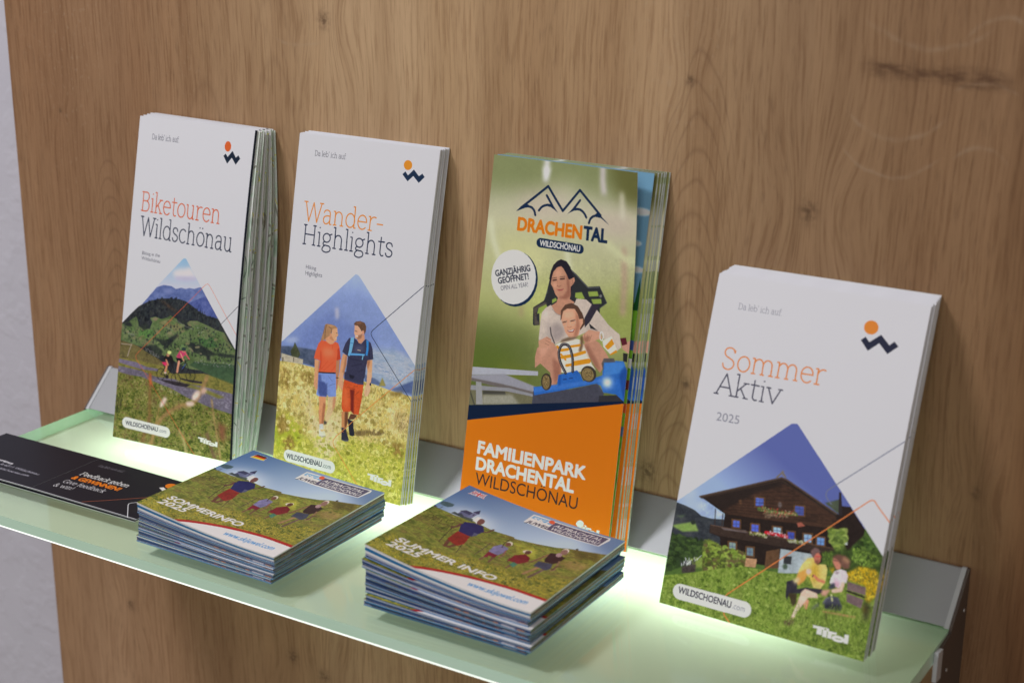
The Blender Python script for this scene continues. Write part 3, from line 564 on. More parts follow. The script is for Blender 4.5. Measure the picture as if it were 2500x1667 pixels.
["P",[110,98,96],[566,1111,567,1114,567,1117,566,1121,565,1123,564,1125,562,1127,560,1128,557,1128,555,1127,553,1126,551,1124,549,1121,548,1118,547,1115,546,1112,546,1108,547,1105,548,1103,549,1100,551,1099,553,1098,556,1098,558,1098,560,1100,562,1102,564,1104,566,1107],0,3,0],
["P",[94,66,46],[335,1138,349,1130,355,1159,344,1156],0,3,0],
["P",[164,174,180],[602,1327,771,1314,789,1405,611,1450],5,0,0],
["P",[96,70,50],[530,1357,597,1328,609,1426,537,1442],5,0,0],
["P",[56,58,62],[626,1358,667,1350,670,1390,630,1396],0,0,0],
["P",[80,96,80],[655,1405,655,1408,654,1411,654,1414,652,1417,650,1419,647,1421,645,1422,642,1422,639,1422,636,1421,634,1419,631,1417,630,1414,629,1411,629,1408,629,1405,630,1402,632,1399,634,1397,636,1395,639,1394,642,1393,645,1394,648,1395,650,1397,652,1399,654,1402],0,3,0],
["L",[60,44,38],7.9,[618,1278,620,1315],0,0],
["P",[184,190,186],[907,1192,926,1178,936,1228,909,1230],0,0,0],
["X",[[48,68,30],[70,96,42],[100,124,56]],[934,1281,970,1215,1009,1163,1063,1192,1144,1239,1159,1311,856,1388,841,1314],5,5,4,0,1.0],
["D",[[44,60,28],[80,108,48],[110,134,64],[60,84,36]],[841,1314,951,1268,1011,1176,1135,1241,1149,1309,865,1381],260,12,0.9,38],
["D",[[40,54,32],[70,90,46],[52,70,38]],[-42,1399,75,1391,185,1385,211,1460,108,1496,4,1594],220,12,0.9,39],
["X",[[108,128,58],[134,152,76],[86,104,50]],[821,1174,863,1173,908,1148,928,1187,918,1247,911,1287,870,1259,842,1217],4,4,4,0,1.0],
["X",[[98,112,48],[120,136,60],[80,84,44],[110,84,62]],[185,1416,209,1369,271,1380,283,1412,340,1403,379,1383,425,1397,439,1469,207,1548],5,5,3,0,1.0],
["B",[[160,180,80],[140,160,66],[96,112,46]],[188,1374,261,1387,424,1393,424,1418,206,1462],180,8,6,7,0],
["D",[[150,170,76],[120,142,58],[88,98,44],[70,78,40],[104,88,60]],[191,1389,273,1389,425,1397,432,1460,215,1535],260,10,0.9,40],
["D",[[150,168,84],[116,138,62],[84,104,48]],[824,1178,909,1153,927,1196,914,1277,869,1254],70,14,0.8,41],
["L",[36,27,24],1.5,[301,1206,848,1145],0,0],
["L",[36,27,24],1.5,[303,1193,815,1129],0,0],
["L",[36,27,24],1.5,[306,1179,783,1112],0,0],
["L",[36,27,24],1.5,[308,1165,750,1095],0,0],
["L",[36,27,24],1.5,[311,1152,718,1079],0,0],
["L",[36,27,24],1.5,[314,1138,685,1062],0,0],
["L",[36,27,24],1.5,[316,1125,652,1045],0,0],
["L",[36,27,24],1.5,[319,1111,619,1028],0,0],
["L",[36,27,24],1.5,[321,1097,586,1010],0,0],
["P",[176,136,104],[429,1416,488,1407,489,1451,432,1460],8,0,0],
["B",[[60,60,66],[200,200,206]],[74,1525,167,1486,168,1522,85,1548],40,20,8,8,0],
["P",[70,62,60],[90,1546,166,1512,170,1557,96,1578],10,4,0],
["X",[[84,106,40],[112,132,54],[138,154,74],[96,120,44]],[-94,1645,99,1582,303,1502,431,1461,610,1447,834,1408,1217,1328,1318,1834,23,2218],4,5,0,0,1.2],
["B",[[150,168,82],[96,118,44],[126,146,62],[76,94,36],[168,178,100]],[-12,1643,435,1483,1121,1370,1137,1757,4,1770],2600,18,2.4,9,0],
["D",[[158,172,92],[88,110,42],[128,146,64],[70,88,34]],[-12,1643,435,1483,1121,1370,1137,1757,4,1770],420,9,0.5,42],
["B",[[150,168,82],[96,118,44],[126,146,62],[76,94,36]],[-12,1643,435,1483,1121,1370,1137,1757,4,1770],900,16,2.4,43,0],
["B",[[58,76,30],[76,94,36]],[787,1634,1101,1575,1117,1745,844,1734],220,22,4,10,0],
["X",[[46,58,28],[62,80,36],[84,104,48]],[815,1293,876,1272,967,1240,1127,1216,1146,1311,961,1371,863,1370,820,1333],5,5,5,0,1.0],
["B",[[140,166,74],[110,136,56],[84,110,44]],[961,1242,997,1230,1096,1249,1110,1289,1046,1318,972,1299],240,9,8,11,0],
["B",[[110,136,56],[74,96,40]],[816,1296,871,1279,884,1346,835,1358],80,9,7,12,0],
["X",[[160,138,30],[204,166,32],[120,110,40],[218,184,52]],[864,1357,892,1353,897,1374,965,1357,1014,1316,1096,1311,1119,1331,1121,1436,1094,1478,1074,1473,1063,1401,969,1394,892,1382],4,5,5,0,1.0],
["B",[[224,190,60],[200,160,30],[96,100,40]],[968,1356,1015,1322,1100,1317,1121,1436,1082,1465,1062,1398,972,1393],220,8,8,13,0],
["P",[206,170,50],[1094,1509,1094,1513,1094,1517,1094,1521,1093,1524,1091,1527,1089,1528,1087,1530,1085,1530,1082,1529,1080,1527,1078,1525,1076,1522,1074,1518,1073,1514,1073,1510,1073,1506,1073,1503,1074,1499,1076,1497,1078,1495,1080,1494,1082,1494,1085,1494,1087,1496,1089,1498,1091,1501,1093,1505],0,8,0],
["P",[46,44,34],[1063,1483,1104,1478,1102,1566,1083,1565],0,14,0],
["P",[118,98,98],[970,1402,1065,1407,1069,1445,975,1441],5,0,0],
["P",[116,96,98],[976,1458,1064,1467,1060,1513,983,1499],5,0,0],
["L",[44,34,36],9.3,[976,1447,1067,1455],0,0],
["P",[166,136,88],[871,1571,1043,1556,1039,1567,873,1581],5,0,0],
["L",[60,56,36],7.5,[893,1582,898,1609],4,0],
["P",[70,60,42],[676,1527,729,1526,730,1574,715,1597,700,1563],4,3,0],
["P",[52,48,58],[664,1478,693,1463,719,1474,724,1502,779,1478,787,1501,741,1520,687,1532,684,1567,672,1554],4,2,0],
["P",[204,184,112],[713,1415,726,1376,751,1338,776,1328,802,1360,823,1352,846,1348,859,1368,860,1409,859,1438,840,1473,805,1473,777,1430,755,1423,723,1444],4,0,0],
["P",[196,160,56],[772,1342,810,1365,821,1419,802,1456,783,1429],0,16,0],
["P",[232,214,130],[742,1356,758,1339,774,1354,757,1384],0,14,0],
["P",[212,150,78],[714,1421,752,1393,763,1421,754,1452,727,1483,709,1460],5,3,0],
["P",[220,196,160],[693,1464,722,1441,729,1459,710,1480],0,8,0],
["L",[196,124,94],14.6,[797,1416,823,1431,853,1433],2,0],
["P",[216,186,176],[780,1399,780,1402,780,1405,779,1408,777,1411,775,1413,772,1415,770,1416,767,1416,764,1416,761,1415,758,1413,756,1411,755,1409,754,1406,753,1403,754,1400,755,1397,757,1394,759,1392,761,1390,764,1389,767,1389,770,1389,773,1390,776,1391,778,1394,779,1396],0,3,0],
["L",[50,40,46],5.1,[791,1414,792,1423],0,0],
["P",[182,110,92],[777,1328,785,1305,801,1297,814,1312,816,1339,807,1354,789,1352],0,2,0],
["P",[116,90,88],[757,1301,776,1279,798,1281,811,1298,790,1301,784,1310,779,1326,767,1323],0,3,0],
["L",[196,70,74],3.8,[787,1320,813,1315],0,0],
["P",[110,72,58],[788,1341,810,1333,807,1354,794,1353],0,6,0],
["P",[116,82,70],[872,1301,898,1282,938,1282,965,1303,966,1338,940,1348,906,1321,881,1310],5,4,0],
["P",[170,130,100],[925,1288,962,1298,956,1315,925,1304],0,8,0],
["P",[200,132,112],[877,1306,896,1308,923,1330,924,1355,903,1358,887,1339,877,1324],0,3,0],
["L",[92,64,62],3.8,[878,1316,901,1316],2,0],
["P",[216,202,208],[897,1368,925,1351,953,1354,967,1376,966,1410,950,1411,931,1446,903,1436,882,1432,884,1406],3,0,0],
["P",[190,140,158],[905,1417,929,1404,933,1444,910,1441],0,10,0],
["P",[96,76,84],[902,1375,922,1362,911,1380],0,4,0],
["L",[224,178,160],18.7,[949,1418,944,1451,908,1465],2,0],
["P",[64,66,80],[880,1455,891,1430,909,1425,914,1446,894,1461],0,4,0],
["P",[58,52,62],[777,1483,851,1470,860,1485,830,1501,783,1494],0,2,0],
["P",[202,138,114],[760,1537,795,1539,794,1591,776,1581],0,3,0],
["P",[224,184,166],[765,1490,829,1497,838,1518,789,1528,773,1559,749,1608,734,1651,719,1648,736,1579,749,1509],2,2,0],
["P",[196,150,130],[851,1475,894,1461,876,1500,850,1501],0,4,0],
["P",[92,80,60],[685,1676,730,1646,743,1670,723,1694,691,1688],8,6,0],
["P",[78,78,92],[865,1535,878,1508,904,1491,939,1489,965,1528,961,1549,881,1558],5,3,0],
["P",[40,42,50],[877,1538,959,1526,961,1549,881,1558],0,8,0],
["L",[206,206,150],8.2,[902,1484,911,1512],2,0],
["L",[120,120,134],3.8,[870,1534,881,1510,908,1494],2,0],
["P",[80,84,100],[812,1575,845,1540,848,1559,820,1582],0,6,0],
["B",[[120,140,60],[92,112,46],[150,164,86]],[681,1622,868,1560,1027,1539,1069,1591,702,1724],340,26,4,14,0],
["F",[-52,1236,146,1252,131,1175,540,979,571,982,873,1074,1054,1147,1167,1233,1310,1953,32,2344],0.38],
["P",[200,198,206],[-433,1557,-1,1219,540,697,434,108,-1022,332],0,0,0],
["P",[200,198,206],[511,721,539,696,551,690,563,691,574,699,1112,1232,1590,1719,2112,1566,1698,-569,-1141,-240,-963,616],0,0,0],
["L",[112,116,136],4.6,[1129,664,803,970,785,989,781,1008,789,1026,819,1050],0,0],
["L",[212,122,68],5.5,[1124,1075,1046,1006,1030,988,1017,985,1003,993,366,1619,351,1643,348,1670,368,1729,408,1762],0,0],
["L",[212,210,220],81.7,[105,1675,467,1673],0,0],
["T","WILDSCHOENAU","mid",[48,46,64],[95,1683,398,1685],33.3,0],
["T",".com","thin",[140,140,152],[402,1685,474,1686],31.3,0],
["P",[222,225,228],[839,1653,922,1650,923,1663,840,1666],0,0,0],
["P",[222,225,228],[862,1652,888,1651,890,1691,863,1692],0,0,0],
["P",[222,225,228],[892,1651,915,1650,916,1696,894,1697],0,0,0],
["P",[222,225,228],[919,1661,941,1660,942,1696,920,1697],0,0,0],
["P",[222,225,228],[919,1661,964,1659,964,1670,942,1673,934,1668],0,0,0],
["P",[222,225,228],[1009,1686,1008,1690,1004,1694,999,1698,992,1701,983,1702,974,1703,965,1703,957,1701,950,1698,945,1695,943,1690,942,1686,945,1682,949,1678,956,1674,964,1672,973,1671,982,1671,990,1672,998,1674,1004,1677,1008,1681,1009,1685],0,0,0],
["P",[222,225,228],[1004,1656,1026,1655,1028,1698,1006,1699],0,0,0],
["P",[110,130,60],[911,1658,910,1660,907,1661,903,1662,899,1661,896,1659,896,1657,899,1656,902,1655,907,1655,910,1656,911,1658],0,0,0],
["P",[110,130,60],[961,1686,990,1684,991,1688,961,1689],0,0,0],
["L",[110,130,60],2.2,[891,1664,892,1693],0,0],
["L",[110,130,60],2.2,[917,1663,918,1696],0,0],
["T","Da leb’ ich auf.","slab",[132,132,142],[138,171,380,169],30.4,0],
["P",[216,126,48],[883,148,883,156,882,163,879,170,874,177,868,182,861,186,854,188,845,188,837,187,830,184,823,180,817,174,813,167,811,159,810,152,811,144,814,137,819,130,825,125,832,121,840,119,848,119,856,120,864,123,871,128,876,134,880,140],0,0,0],
["P",[34,38,60],[807,224,828,203,851,227,903,181,953,226,975,203,998,225,951,270,901,224,852,270],0,0,0],
["T","Sommer","slab",[212,128,72],[100,489,668,479],110.4,0],
["T","Aktiv","slab",[72,72,88],[95,623,458,618],109.1,0],
["T","2025","thin",[132,132,144],[131,760,264,756],42.9,0]
]),
'sommerinfo':(980,980,[
["G",[84,112,152],[176,192,208],[-20,-20,1000,-20,1000,1000,-20,1000],[120,0,520,420]],
["P",[104,126,158],[700,-20,1000,-20,1000,260,900,200],0,60,0],
["P",[206,212,218],[80,260,300,260,420,420,120,420],0,60,0],
["X",[[92,100,46],[114,120,54],[136,136,66],[100,94,50],[124,112,64]],[-65,366,-7,363,45,360,151,358,243,340,266,341,371,354,496,336,934,863,369,1358,-248,837],12,4,0,0,1.2],
["X",[[92,100,46],[114,120,54],[136,136,66],[100,94,50],[124,112,64]],[281,336,325,358,415,352,496,352,629,320,726,290,788,256,955,212,1143,147,1549,794,758,1484,8,797,268,496],12,4,0,0,1.2],
["X",[[150,128,84],[134,118,64]],[828,424,880,353,975,371,958,459,878,456],10,4,14,0,1.0],
["X",[[84,78,44],[100,92,50]],[797,268,941,221,973,297,857,322],10,3,10,0,1.0],
["X",[[160,156,66],[146,146,58]],[524,385,651,369,710,477,634,518],8,3,14,0,1.0],
["X",[[80,92,36],[110,114,46],[132,128,56],[164,148,54],[66,78,34]],[-129,937,5,769,178,764,403,735,707,680,998,1022,372,1429],5,4,30,0,1.3],
["X",[[88,96,40],[118,118,50],[136,130,60],[166,150,58],[76,84,38]],[240,839,444,685,646,660,884,596,991,572,1053,844,544,1185],5,4,30,0,1.3],
["D",[[84,92,40],[140,138,70],[112,116,52],[126,112,62]],[-106,917,7,416,151,378,401,369,634,639,284,947],240,10,0.4,51],
["D",[[84,92,40],[146,140,72],[118,118,54],[132,114,64]],[305,536,503,361,777,286,953,238,991,572,349,769],220,10,0.4,52],
["B",[[58,54,32],[70,66,40]],[-7,517,195,425,322,539,140,619],40,50,6,21,0],
["B",[[206,176,50],[190,160,60],[180,170,110],[70,84,30]],[0,968,3,800,188,774,412,745,577,707,612,788,303,965],420,8,7,22,0],
["B",[[206,180,70],[186,160,70],[96,100,40],[190,180,120]],[335,755,546,672,785,635,991,572,968,705,855,782,590,842],420,8,6,23,0],
["P",[98,102,132],[138,292,196,292,196,352,138,352],0,0,0],
["P",[62,64,92],[128,296,150,262,190,262,208,296],0,0,0],
["P",[112,116,144],[192,250,220,250,220,352,192,352],0,0,0],
["P",[58,60,88],[186,254,206,206,226,254],0,0,0],
["X",[[58,66,74],[80,90,80]],[110,352,116,326,140,330,160,318,180,334,230,322,246,352],4,4,2,0,1.0],
["P",[62,60,84],[148,312,156,312,156,332,148,332],0,0,0],
["P",[62,60,84],[202,270,210,270,210,288,202,288],0,0,0],
["X",[[60,80,84],[90,110,120]],[10,311,5,275,33,261,70,258,76,287,62,311,36,317],4,4,2,0,1.0],
["L",[80,84,90],4.3,[42,329,40,365],0,0],
["P",[70,70,84],[-1,361,3,346,23,352,16,369],0,0,0],
["L",[60,44,44],4.5,[204,486,240,666],0,0],
["L",[60,44,44],3.9,[322,520,367,697],0,0],
["L",[96,64,58],17.2,[215,418,217,453,201,483],0,0],
["L",[90,60,56],11.8,[344,409,367,388,373,342],0,0],
["L",[98,62,50],20.0,[268,612,286,679],0,0],
["L",[104,68,54],18.8,[321,623,305,676],0,0],
["P",[42,42,88],[252,495,220,424,219,380,261,354,315,351,349,399,341,444,331,493,292,501],0,0,0],
["P",[132,46,40],[253,605,247,494,325,498,347,588,331,634,293,624],0,0,0],
["P",[84,84,110],[330,492,316,444,340,443,344,465],0,0,0],
["P",[112,74,70],[283,288,288,293,291,300,294,307,296,314,297,322,297,329,296,336,293,342,290,346,286,350,282,351,277,351,272,349,267,345,262,340,259,334,256,327,254,320,253,312,253,304,254,298,256,292,260,287,264,284,268,282,273,283,278,285],0,0,0],
["P",[220,220,224],[235,325,235,281,255,275,260,325,274,355],0,0,0],
["L",[86,70,66],5.4,[442,488,447,645],0,0],
["P",[120,114,148],[480,563,472,500,490,454,543,465,546,532,538,568],0,0,0],
["L",[132,90,80],9.2,[544,497,558,545,558,591],0,0],
["L",[118,84,70],11.6,[497,618,493,670],0,0],
["L",[118,84,70],11.6,[531,593,541,661],0,0],
["P",[116,38,54],[490,629,481,565,538,568,540,603,506,602,510,626],0,0,0],
["P",[214,200,184],[526,399,529,403,532,408,534,413,535,419,536,424,535,429,534,434,532,437,529,440,526,442,522,442,518,441,514,439,510,436,507,432,504,428,502,422,501,417,500,412,501,406,502,402,504,398,507,395,511,394,514,393,518,394,522,396],0,0,0],
["P",[112,74,64],[524,412,527,415,530,420,532,424,533,429,533,434,533,439,532,443,530,446,527,449,524,450,521,450,517,450,514,448,510,445,507,441,505,437,503,432,501,428,501,423,501,418,503,414,505,410,507,408,510,407,514,406,517,407,521,409],0,0,0],
["L",[70,50,46],5.3,[510,480,494,432,494,376],0,0],
["L",[110,70,60],9.0,[599,548,610,590],0,0],
["L",[110,76,66],10.0,[643,619,641,654],0,0],
["P",[116,36,44],[607,580,602,506,640,458,682,482,694,523,678,557,660,587,631,579],0,0,0],
["P",[70,112,92],[633,611,637,573,667,581,666,627],0,0,0],
["P",[206,190,174],[652,415,654,418,655,422,655,426,654,431,652,435,649,440,645,444,641,447,636,449,631,451,627,451,623,450,619,449,616,446,614,443,613,439,613,435,614,430,616,425,620,421,623,417,628,414,632,411,637,410,641,410,646,410,649,412],0,0,0],
["P",[94,62,52],[649,417,652,421,654,425,656,430,656,435,657,440,656,445,654,449,652,453,650,456,647,457,643,458,640,458,636,456,633,453,630,450,628,445,626,441,625,435,625,430,626,425,627,421,629,417,632,415,635,413,638,412,642,413,646,414],0,0,0],
["L",[126,90,74],11.7,[740,372,720,455,706,512],0,0],
["L",[152,118,88],16.2,[767,535,740,651],0,0],
["L",[104,80,80],14.8,[800,543,779,666],0,0],
["P",[52,34,38],[745,446,733,362,768,345,823,365,823,431,803,466,760,469],0,0,0],
["P",[66,70,88],[736,546,732,484,805,465,823,519,814,547,768,543],0,0,0],
["L",[140,110,86],10.8,[819,419,843,518,833,538],0,0],
["L",[90,64,56],10.5,[834,526,836,474,855,466],0,0],
["P",[206,192,180],[791,270,795,275,799,281,801,288,803,296,804,304,805,313,804,320,802,327,799,333,796,337,792,339,788,339,784,338,780,335,776,330,772,324,770,317,768,309,767,301,766,292,767,285,769,278,771,272,775,268,779,266,783,265,787,266],0,0,0],
["P",[128,98,90],[792,286,796,291,800,297,802,303,804,310,805,317,805,324,804,330,802,335,799,339,796,342,792,343,788,342,784,340,779,337,776,332,772,326,770,320,768,313,767,306,767,299,768,293,770,288,772,284,776,281,780,280,784,280,788,282],0,0,0],
["P",[152,124,126],[788,339,791,343,793,348,795,353,796,358,796,363,796,368,794,372,792,376,789,378,786,380,783,380,779,379,775,377,772,374,769,370,767,365,765,360,764,355,764,350,764,345,765,341,768,337,770,335,773,333,777,333,781,334,784,336],0,0,0],
["P",[40,44,56],[829,234,830,235,830,237,830,239,830,241,830,242,829,244,828,245,826,246,825,247,823,247,821,247,820,246,818,245,817,244,816,242,815,240,815,239,815,237,816,235,817,233,818,232,819,231,821,230,823,230,824,231,826,231,827,232],0,0,0],
["F",[-20,370,380,360,560,345,760,290,1000,210,1000,1000,-20,1000],0.5],
["P",[206,202,200],[283,1001,317,971,403,924,532,876,671,844,820,828,994,833,1107,946,1053,1067,730,1040],0,0,0],
["L",[160,36,36],24.7,[264,1008,311,966,397,918,525,869,664,836,813,820,999,829],0,1],
["T","SOMMERINFO","semib",[220,220,220],[73,829,595,813],49.0,0.22],
["T","2025","semib",[220,220,220],[68,897,260,884],49.0,0.22],
["P",[206,200,190],[57,29,131,25,144,79,48,91],0,0,0],
["P",[30,24,26],[59,31,130,27,133,42,57,47],0,0,0],
["P",[176,38,34],[57,47,133,41,136,58,55,65],0,0,0],
["P",[226,178,46],[55,65,136,57,141,76,52,87],0,0,0],
["T","www.skijuwel.com","semi",[62,134,186],[584,937,916,920],44.0,0.2],
["P",[206,206,210],[439,146,437,33,463,28,902,16,911,43,896,140,583,153],0,0,0],
["P",[84,80,104],[575,140,575,34,896,26,888,133],0,0,0],
["P",[118,164,196],[448,77,448,43,573,35,572,79],0,0,0],
["P",[206,206,210],[446,141,448,84,569,82,569,135],0,0,0],
["T","SKI","bold",[214,218,222],[454,88,547,84],33.0,0.2],
["T","JUWEL","bold",[52,48,72],[453,142,579,137],33.0,0.2],
["T","ALPBACHTAL","semi",[222,220,224],[589,85,873,77],33.0,0.2],
["T","WILDSCHÖNAU","semi",[222,220,224],[589,128,876,122],33.0,0.2],
["P",[206,92,62],[571,34,574,39,576,43,577,48,578,53,577,57,575,61,573,64,570,66,566,66,562,66,558,65,554,63,550,60,547,56,544,52,542,47,540,42,540,38,541,33,542,29,545,27,548,25,552,24,556,24,560,25,564,27,568,30],0,0,0]
]),
'summerinfo':(980,980,[
["G",[84,112,152],[176,192,208],[-20,-20,1000,-20,1000,1000,-20,1000],[120,0,520,420]],
["P",[104,126,158],[700,-20,1000,-20,1000,260,900,200],0,60,0],
["P",[206,212,218],[80,260,300,260,420,420,120,420],0,60,0],
["X",[[92,100,46],[114,120,54],[136,136,66],[100,94,50],[124,112,64]],[-65,366,-7,363,45,360,151,358,243,340,266,341,371,354,496,336,934,863,369,1358,-248,837],12,4,0,0,1.2],
["X",[[92,100,46],[114,120,54],[136,136,66],[100,94,50],[124,112,64]],[281,336,325,358,415,352,496,352,629,320,726,290,788,256,955,212,1143,147,1549,794,758,1484,8,797,268,496],12,4,0,0,1.2],
["X",[[150,128,84],[134,118,64]],[828,424,880,353,975,371,958,459,878,456],10,4,14,0,1.0],
["X",[[84,78,44],[100,92,50]],[797,268,941,221,973,297,857,322],10,3,10,0,1.0],
["X",[[160,156,66],[146,146,58]],[524,385,651,369,710,477,634,518],8,3,14,0,1.0],
["X",[[80,92,36],[110,114,46],[132,128,56],[164,148,54],[66,78,34]],[-129,937,5,769,178,764,403,735,707,680,998,1022,372,1429],5,4,30,0,1.3],
["X",[[88,96,40],[118,118,50],[136,130,60],[166,150,58],[76,84,38]],[240,839,444,685,646,660,884,596,991,572,1053,844,544,1185],5,4,30,0,1.3],
["D",[[84,92,40],[140,138,70],[112,116,52],[126,112,62]],[-106,917,7,416,151,378,401,369,634,639,284,947],240,10,0.4,51],
["D",[[84,92,40],[146,140,72],[118,118,54],[132,114,64]],[305,536,503,361,777,286,953,238,991,572,349,769],220,10,0.4,52],
["B",[[58,54,32],[70,66,40]],[-7,517,195,425,322,539,140,619],40,50,6,21,0],
["B",[[206,176,50],[190,160,60],[180,170,110],[70,84,30]],[0,968,3,800,188,774,412,745,577,707,612,788,303,965],420,8,7,22,0],
["B",[[206,180,70],[186,160,70],[96,100,40],[190,180,120]],[335,755,546,672,785,635,991,572,968,705,855,782,590,842],420,8,6,23,0],
["P",[98,102,132],[138,292,196,292,196,352,138,352],0,0,0],
["P",[62,64,92],[128,296,150,262,190,262,208,296],0,0,0],
["P",[112,116,144],[192,250,220,250,220,352,192,352],0,0,0],
["P",[58,60,88],[186,254,206,206,226,254],0,0,0],
["X",[[58,66,74],[80,90,80]],[110,352,116,326,140,330,160,318,180,334,230,322,246,352],4,4,2,0,1.0],
["P",[62,60,84],[148,312,156,312,156,332,148,332],0,0,0],
["P",[62,60,84],[202,270,210,270,210,288,202,288],0,0,0],
["X",[[60,80,84],[90,110,120]],[10,311,5,275,33,261,70,258,76,287,62,311,36,317],4,4,2,0,1.0],
["L",[80,84,90],4.3,[42,329,40,365],0,0],
["P",[70,70,84],[-1,361,3,346,23,352,16,369],0,0,0],
["L",[60,44,44],4.5,[204,486,240,666],0,0],
["L",[60,44,44],3.9,[322,520,367,697],0,0],
["L",[96,64,58],17.2,[215,418,217,453,201,483],0,0],
["L",[90,60,56],11.8,[344,409,367,388,373,342],0,0],
["L",[98,62,50],20.0,[268,612,286,679],0,0],
["L",[104,68,54],18.8,[321,623,305,676],0,0],
["P",[42,42,88],[252,495,220,424,219,380,261,354,315,351,349,399,341,444,331,493,292,501],0,0,0],
["P",[132,46,40],[253,605,247,494,325,498,347,588,331,634,293,624],0,0,0],
["P",[84,84,110],[330,492,316,444,340,443,344,465],0,0,0],
["P",[112,74,70],[283,288,288,293,291,300,294,307,296,314,297,322,297,329,296,336,293,342,290,346,286,350,282,351,277,351,272,349,267,345,262,340,259,334,256,327,254,320,253,312,253,304,254,298,256,292,260,287,264,284,268,282,273,283,278,285],0,0,0],
["P",[220,220,224],[235,325,235,281,255,275,260,325,274,355],0,0,0],
["L",[86,70,66],5.4,[442,488,447,645],0,0],
["P",[120,114,148],[480,563,472,500,490,454,543,465,546,532,538,568],0,0,0],
["L",[132,90,80],9.2,[544,497,558,545,558,591],0,0],
["L",[118,84,70],11.6,[497,618,493,670],0,0],
["L",[118,84,70],11.6,[531,593,541,661],0,0],
["P",[116,38,54],[490,629,481,565,538,568,540,603,506,602,510,626],0,0,0],
["P",[214,200,184],[526,399,529,403,532,408,534,413,535,419,536,424,535,429,534,434,532,437,529,440,526,442,522,442,518,441,514,439,510,436,507,432,504,428,502,422,501,417,500,412,501,406,502,402,504,398,507,395,511,394,514,393,518,394,522,396],0,0,0],
["P",[112,74,64],[524,412,527,415,530,420,532,424,533,429,533,434,533,439,532,443,530,446,527,449,524,450,521,450,517,450,514,448,510,445,507,441,505,437,503,432,501,428,501,423,501,418,503,414,505,410,507,408,510,407,514,406,517,407,521,409],0,0,0],
["L",[70,50,46],5.3,[510,480,494,432,494,376],0,0],
["L",[110,70,60],9.0,[599,548,610,590],0,0],
["L",[110,76,66],10.0,[643,619,641,654],0,0],
["P",[116,36,44],[607,580,602,506,640,458,682,482,694,523,678,557,660,587,631,579],0,0,0],
["P",[70,112,92],[633,611,637,573,667,581,666,627],0,0,0],
["P",[206,190,174],[652,415,654,418,655,422,655,426,654,431,652,435,649,440,645,444,641,447,636,449,631,451,627,451,623,450,619,449,616,446,614,443,613,439,613,435,614,430,616,425,620,421,623,417,628,414,632,411,637,410,641,410,646,410,649,412],0,0,0],
["P",[94,62,52],[649,417,652,421,654,425,656,430,656,435,657,440,656,445,654,449,652,453,650,456,647,457,643,458,640,458,636,456,633,453,630,450,628,445,626,441,625,435,625,430,626,425,627,421,629,417,632,415,635,413,638,412,642,413,646,414],0,0,0],
["L",[126,90,74],11.7,[740,372,720,455,706,512],0,0],
["L",[152,118,88],16.2,[767,535,740,651],0,0],
["L",[104,80,80],14.8,[800,543,779,666],0,0],
["P",[52,34,38],[745,446,733,362,768,345,823,365,823,431,803,466,760,469],0,0,0],
["P",[66,70,88],[736,546,732,484,805,465,823,519,814,547,768,543],0,0,0],
["L",[140,110,86],10.8,[819,419,843,518,833,538],0,0],
["L",[90,64,56],10.5,[834,526,836,474,855,466],0,0],
["P",[206,192,180],[791,270,795,275,799,281,801,288,803,296,804,304,805,313,804,320,802,327,799,333,796,337,792,339,788,339,784,338,780,335,776,330,772,324,770,317,768,309,767,301,766,292,767,285,769,278,771,272,775,268,779,266,783,265,787,266],0,0,0],
["P",[128,98,90],[792,286,796,291,800,297,802,303,804,310,805,317,805,324,804,330,802,335,799,339,796,342,792,343,788,342,784,340,779,337,776,332,772,326,770,320,768,313,767,306,767,299,768,293,770,288,772,284,776,281,780,280,784,280,788,282],0,0,0],
["P",[152,124,126],[788,339,791,343,793,348,795,353,796,358,796,363,796,368,794,372,792,376,789,378,786,380,783,380,779,379,775,377,772,374,769,370,767,365,765,360,764,355,764,350,764,345,765,341,768,337,770,335,773,333,777,333,781,334,784,336],0,0,0],
["P",[40,44,56],[829,234,830,235,830,237,830,239,830,241,830,242,829,244,828,245,826,246,825,247,823,247,821,247,820,246,818,245,817,244,816,242,815,240,815,239,815,237,816,235,817,233,818,232,819,231,821,230,823,230,824,231,826,231,827,232],0,0,0],
["F",[-20,370,380,360,560,345,760,290,1000,210,1000,1000,-20,1000],0.5],
["P",[206,202,200],[283,1001,317,971,403,924,532,876,671,844,820,828,994,833,1107,946,1053,1067,730,1040],0,0,0],
["L",[160,36,36],24.7,[264,1008,311,966,397,918,525,869,664,836,813,820,999,829],0,1],
["T","SUMMER INFO","semib",[220,220,220],[73,829,661,811],49.0,0.22],
["T","2025","semib",[220,220,220],[68,897,260,884],49.0,0.22],
["P",[212,204,208],[59,31,130,27,141,76,52,86],0,0,0],
["P",[70,80,140],[62,35,85,34,89,47,65,48],0,0,0],
["P",[70,80,140],[105,33,127,32,126,44,104,45],0,0,0],
["P",[70,80,140],[60,62,89,59,85,76,58,79],0,0,0],
["P",[70,80,140],[107,57,130,55,135,70,109,73],0,0,0],
["L",[214,206,210],9.0,[59,31,141,76],0,0],
["L",[182,52,60],4.0,[59,31,141,76],0,0],
["L",[214,206,210],9.0,[52,86,130,27],0,0],
["L",[182,52,60],3.9,[52,86,130,27],0,0],
["P",[214,206,210],[89,30,103,29,108,80,90,82],0,0,0],
["P",[214,206,210],[57,47,133,42,136,57,55,64],0,0,0],
["P",[186,44,54],[92,29,100,29,104,80,94,81],0,0,0],
["P",[186,44,54],[57,51,134,45,135,53,55,60],0,0,0],
["T","www.skijuwel.com","semi",[62,134,186],[584,937,916,920],44.0,0.2],
["P",[206,206,210],[439,146,437,33,463,28,902,16,911,43,896,140,583,153],0,0,0],
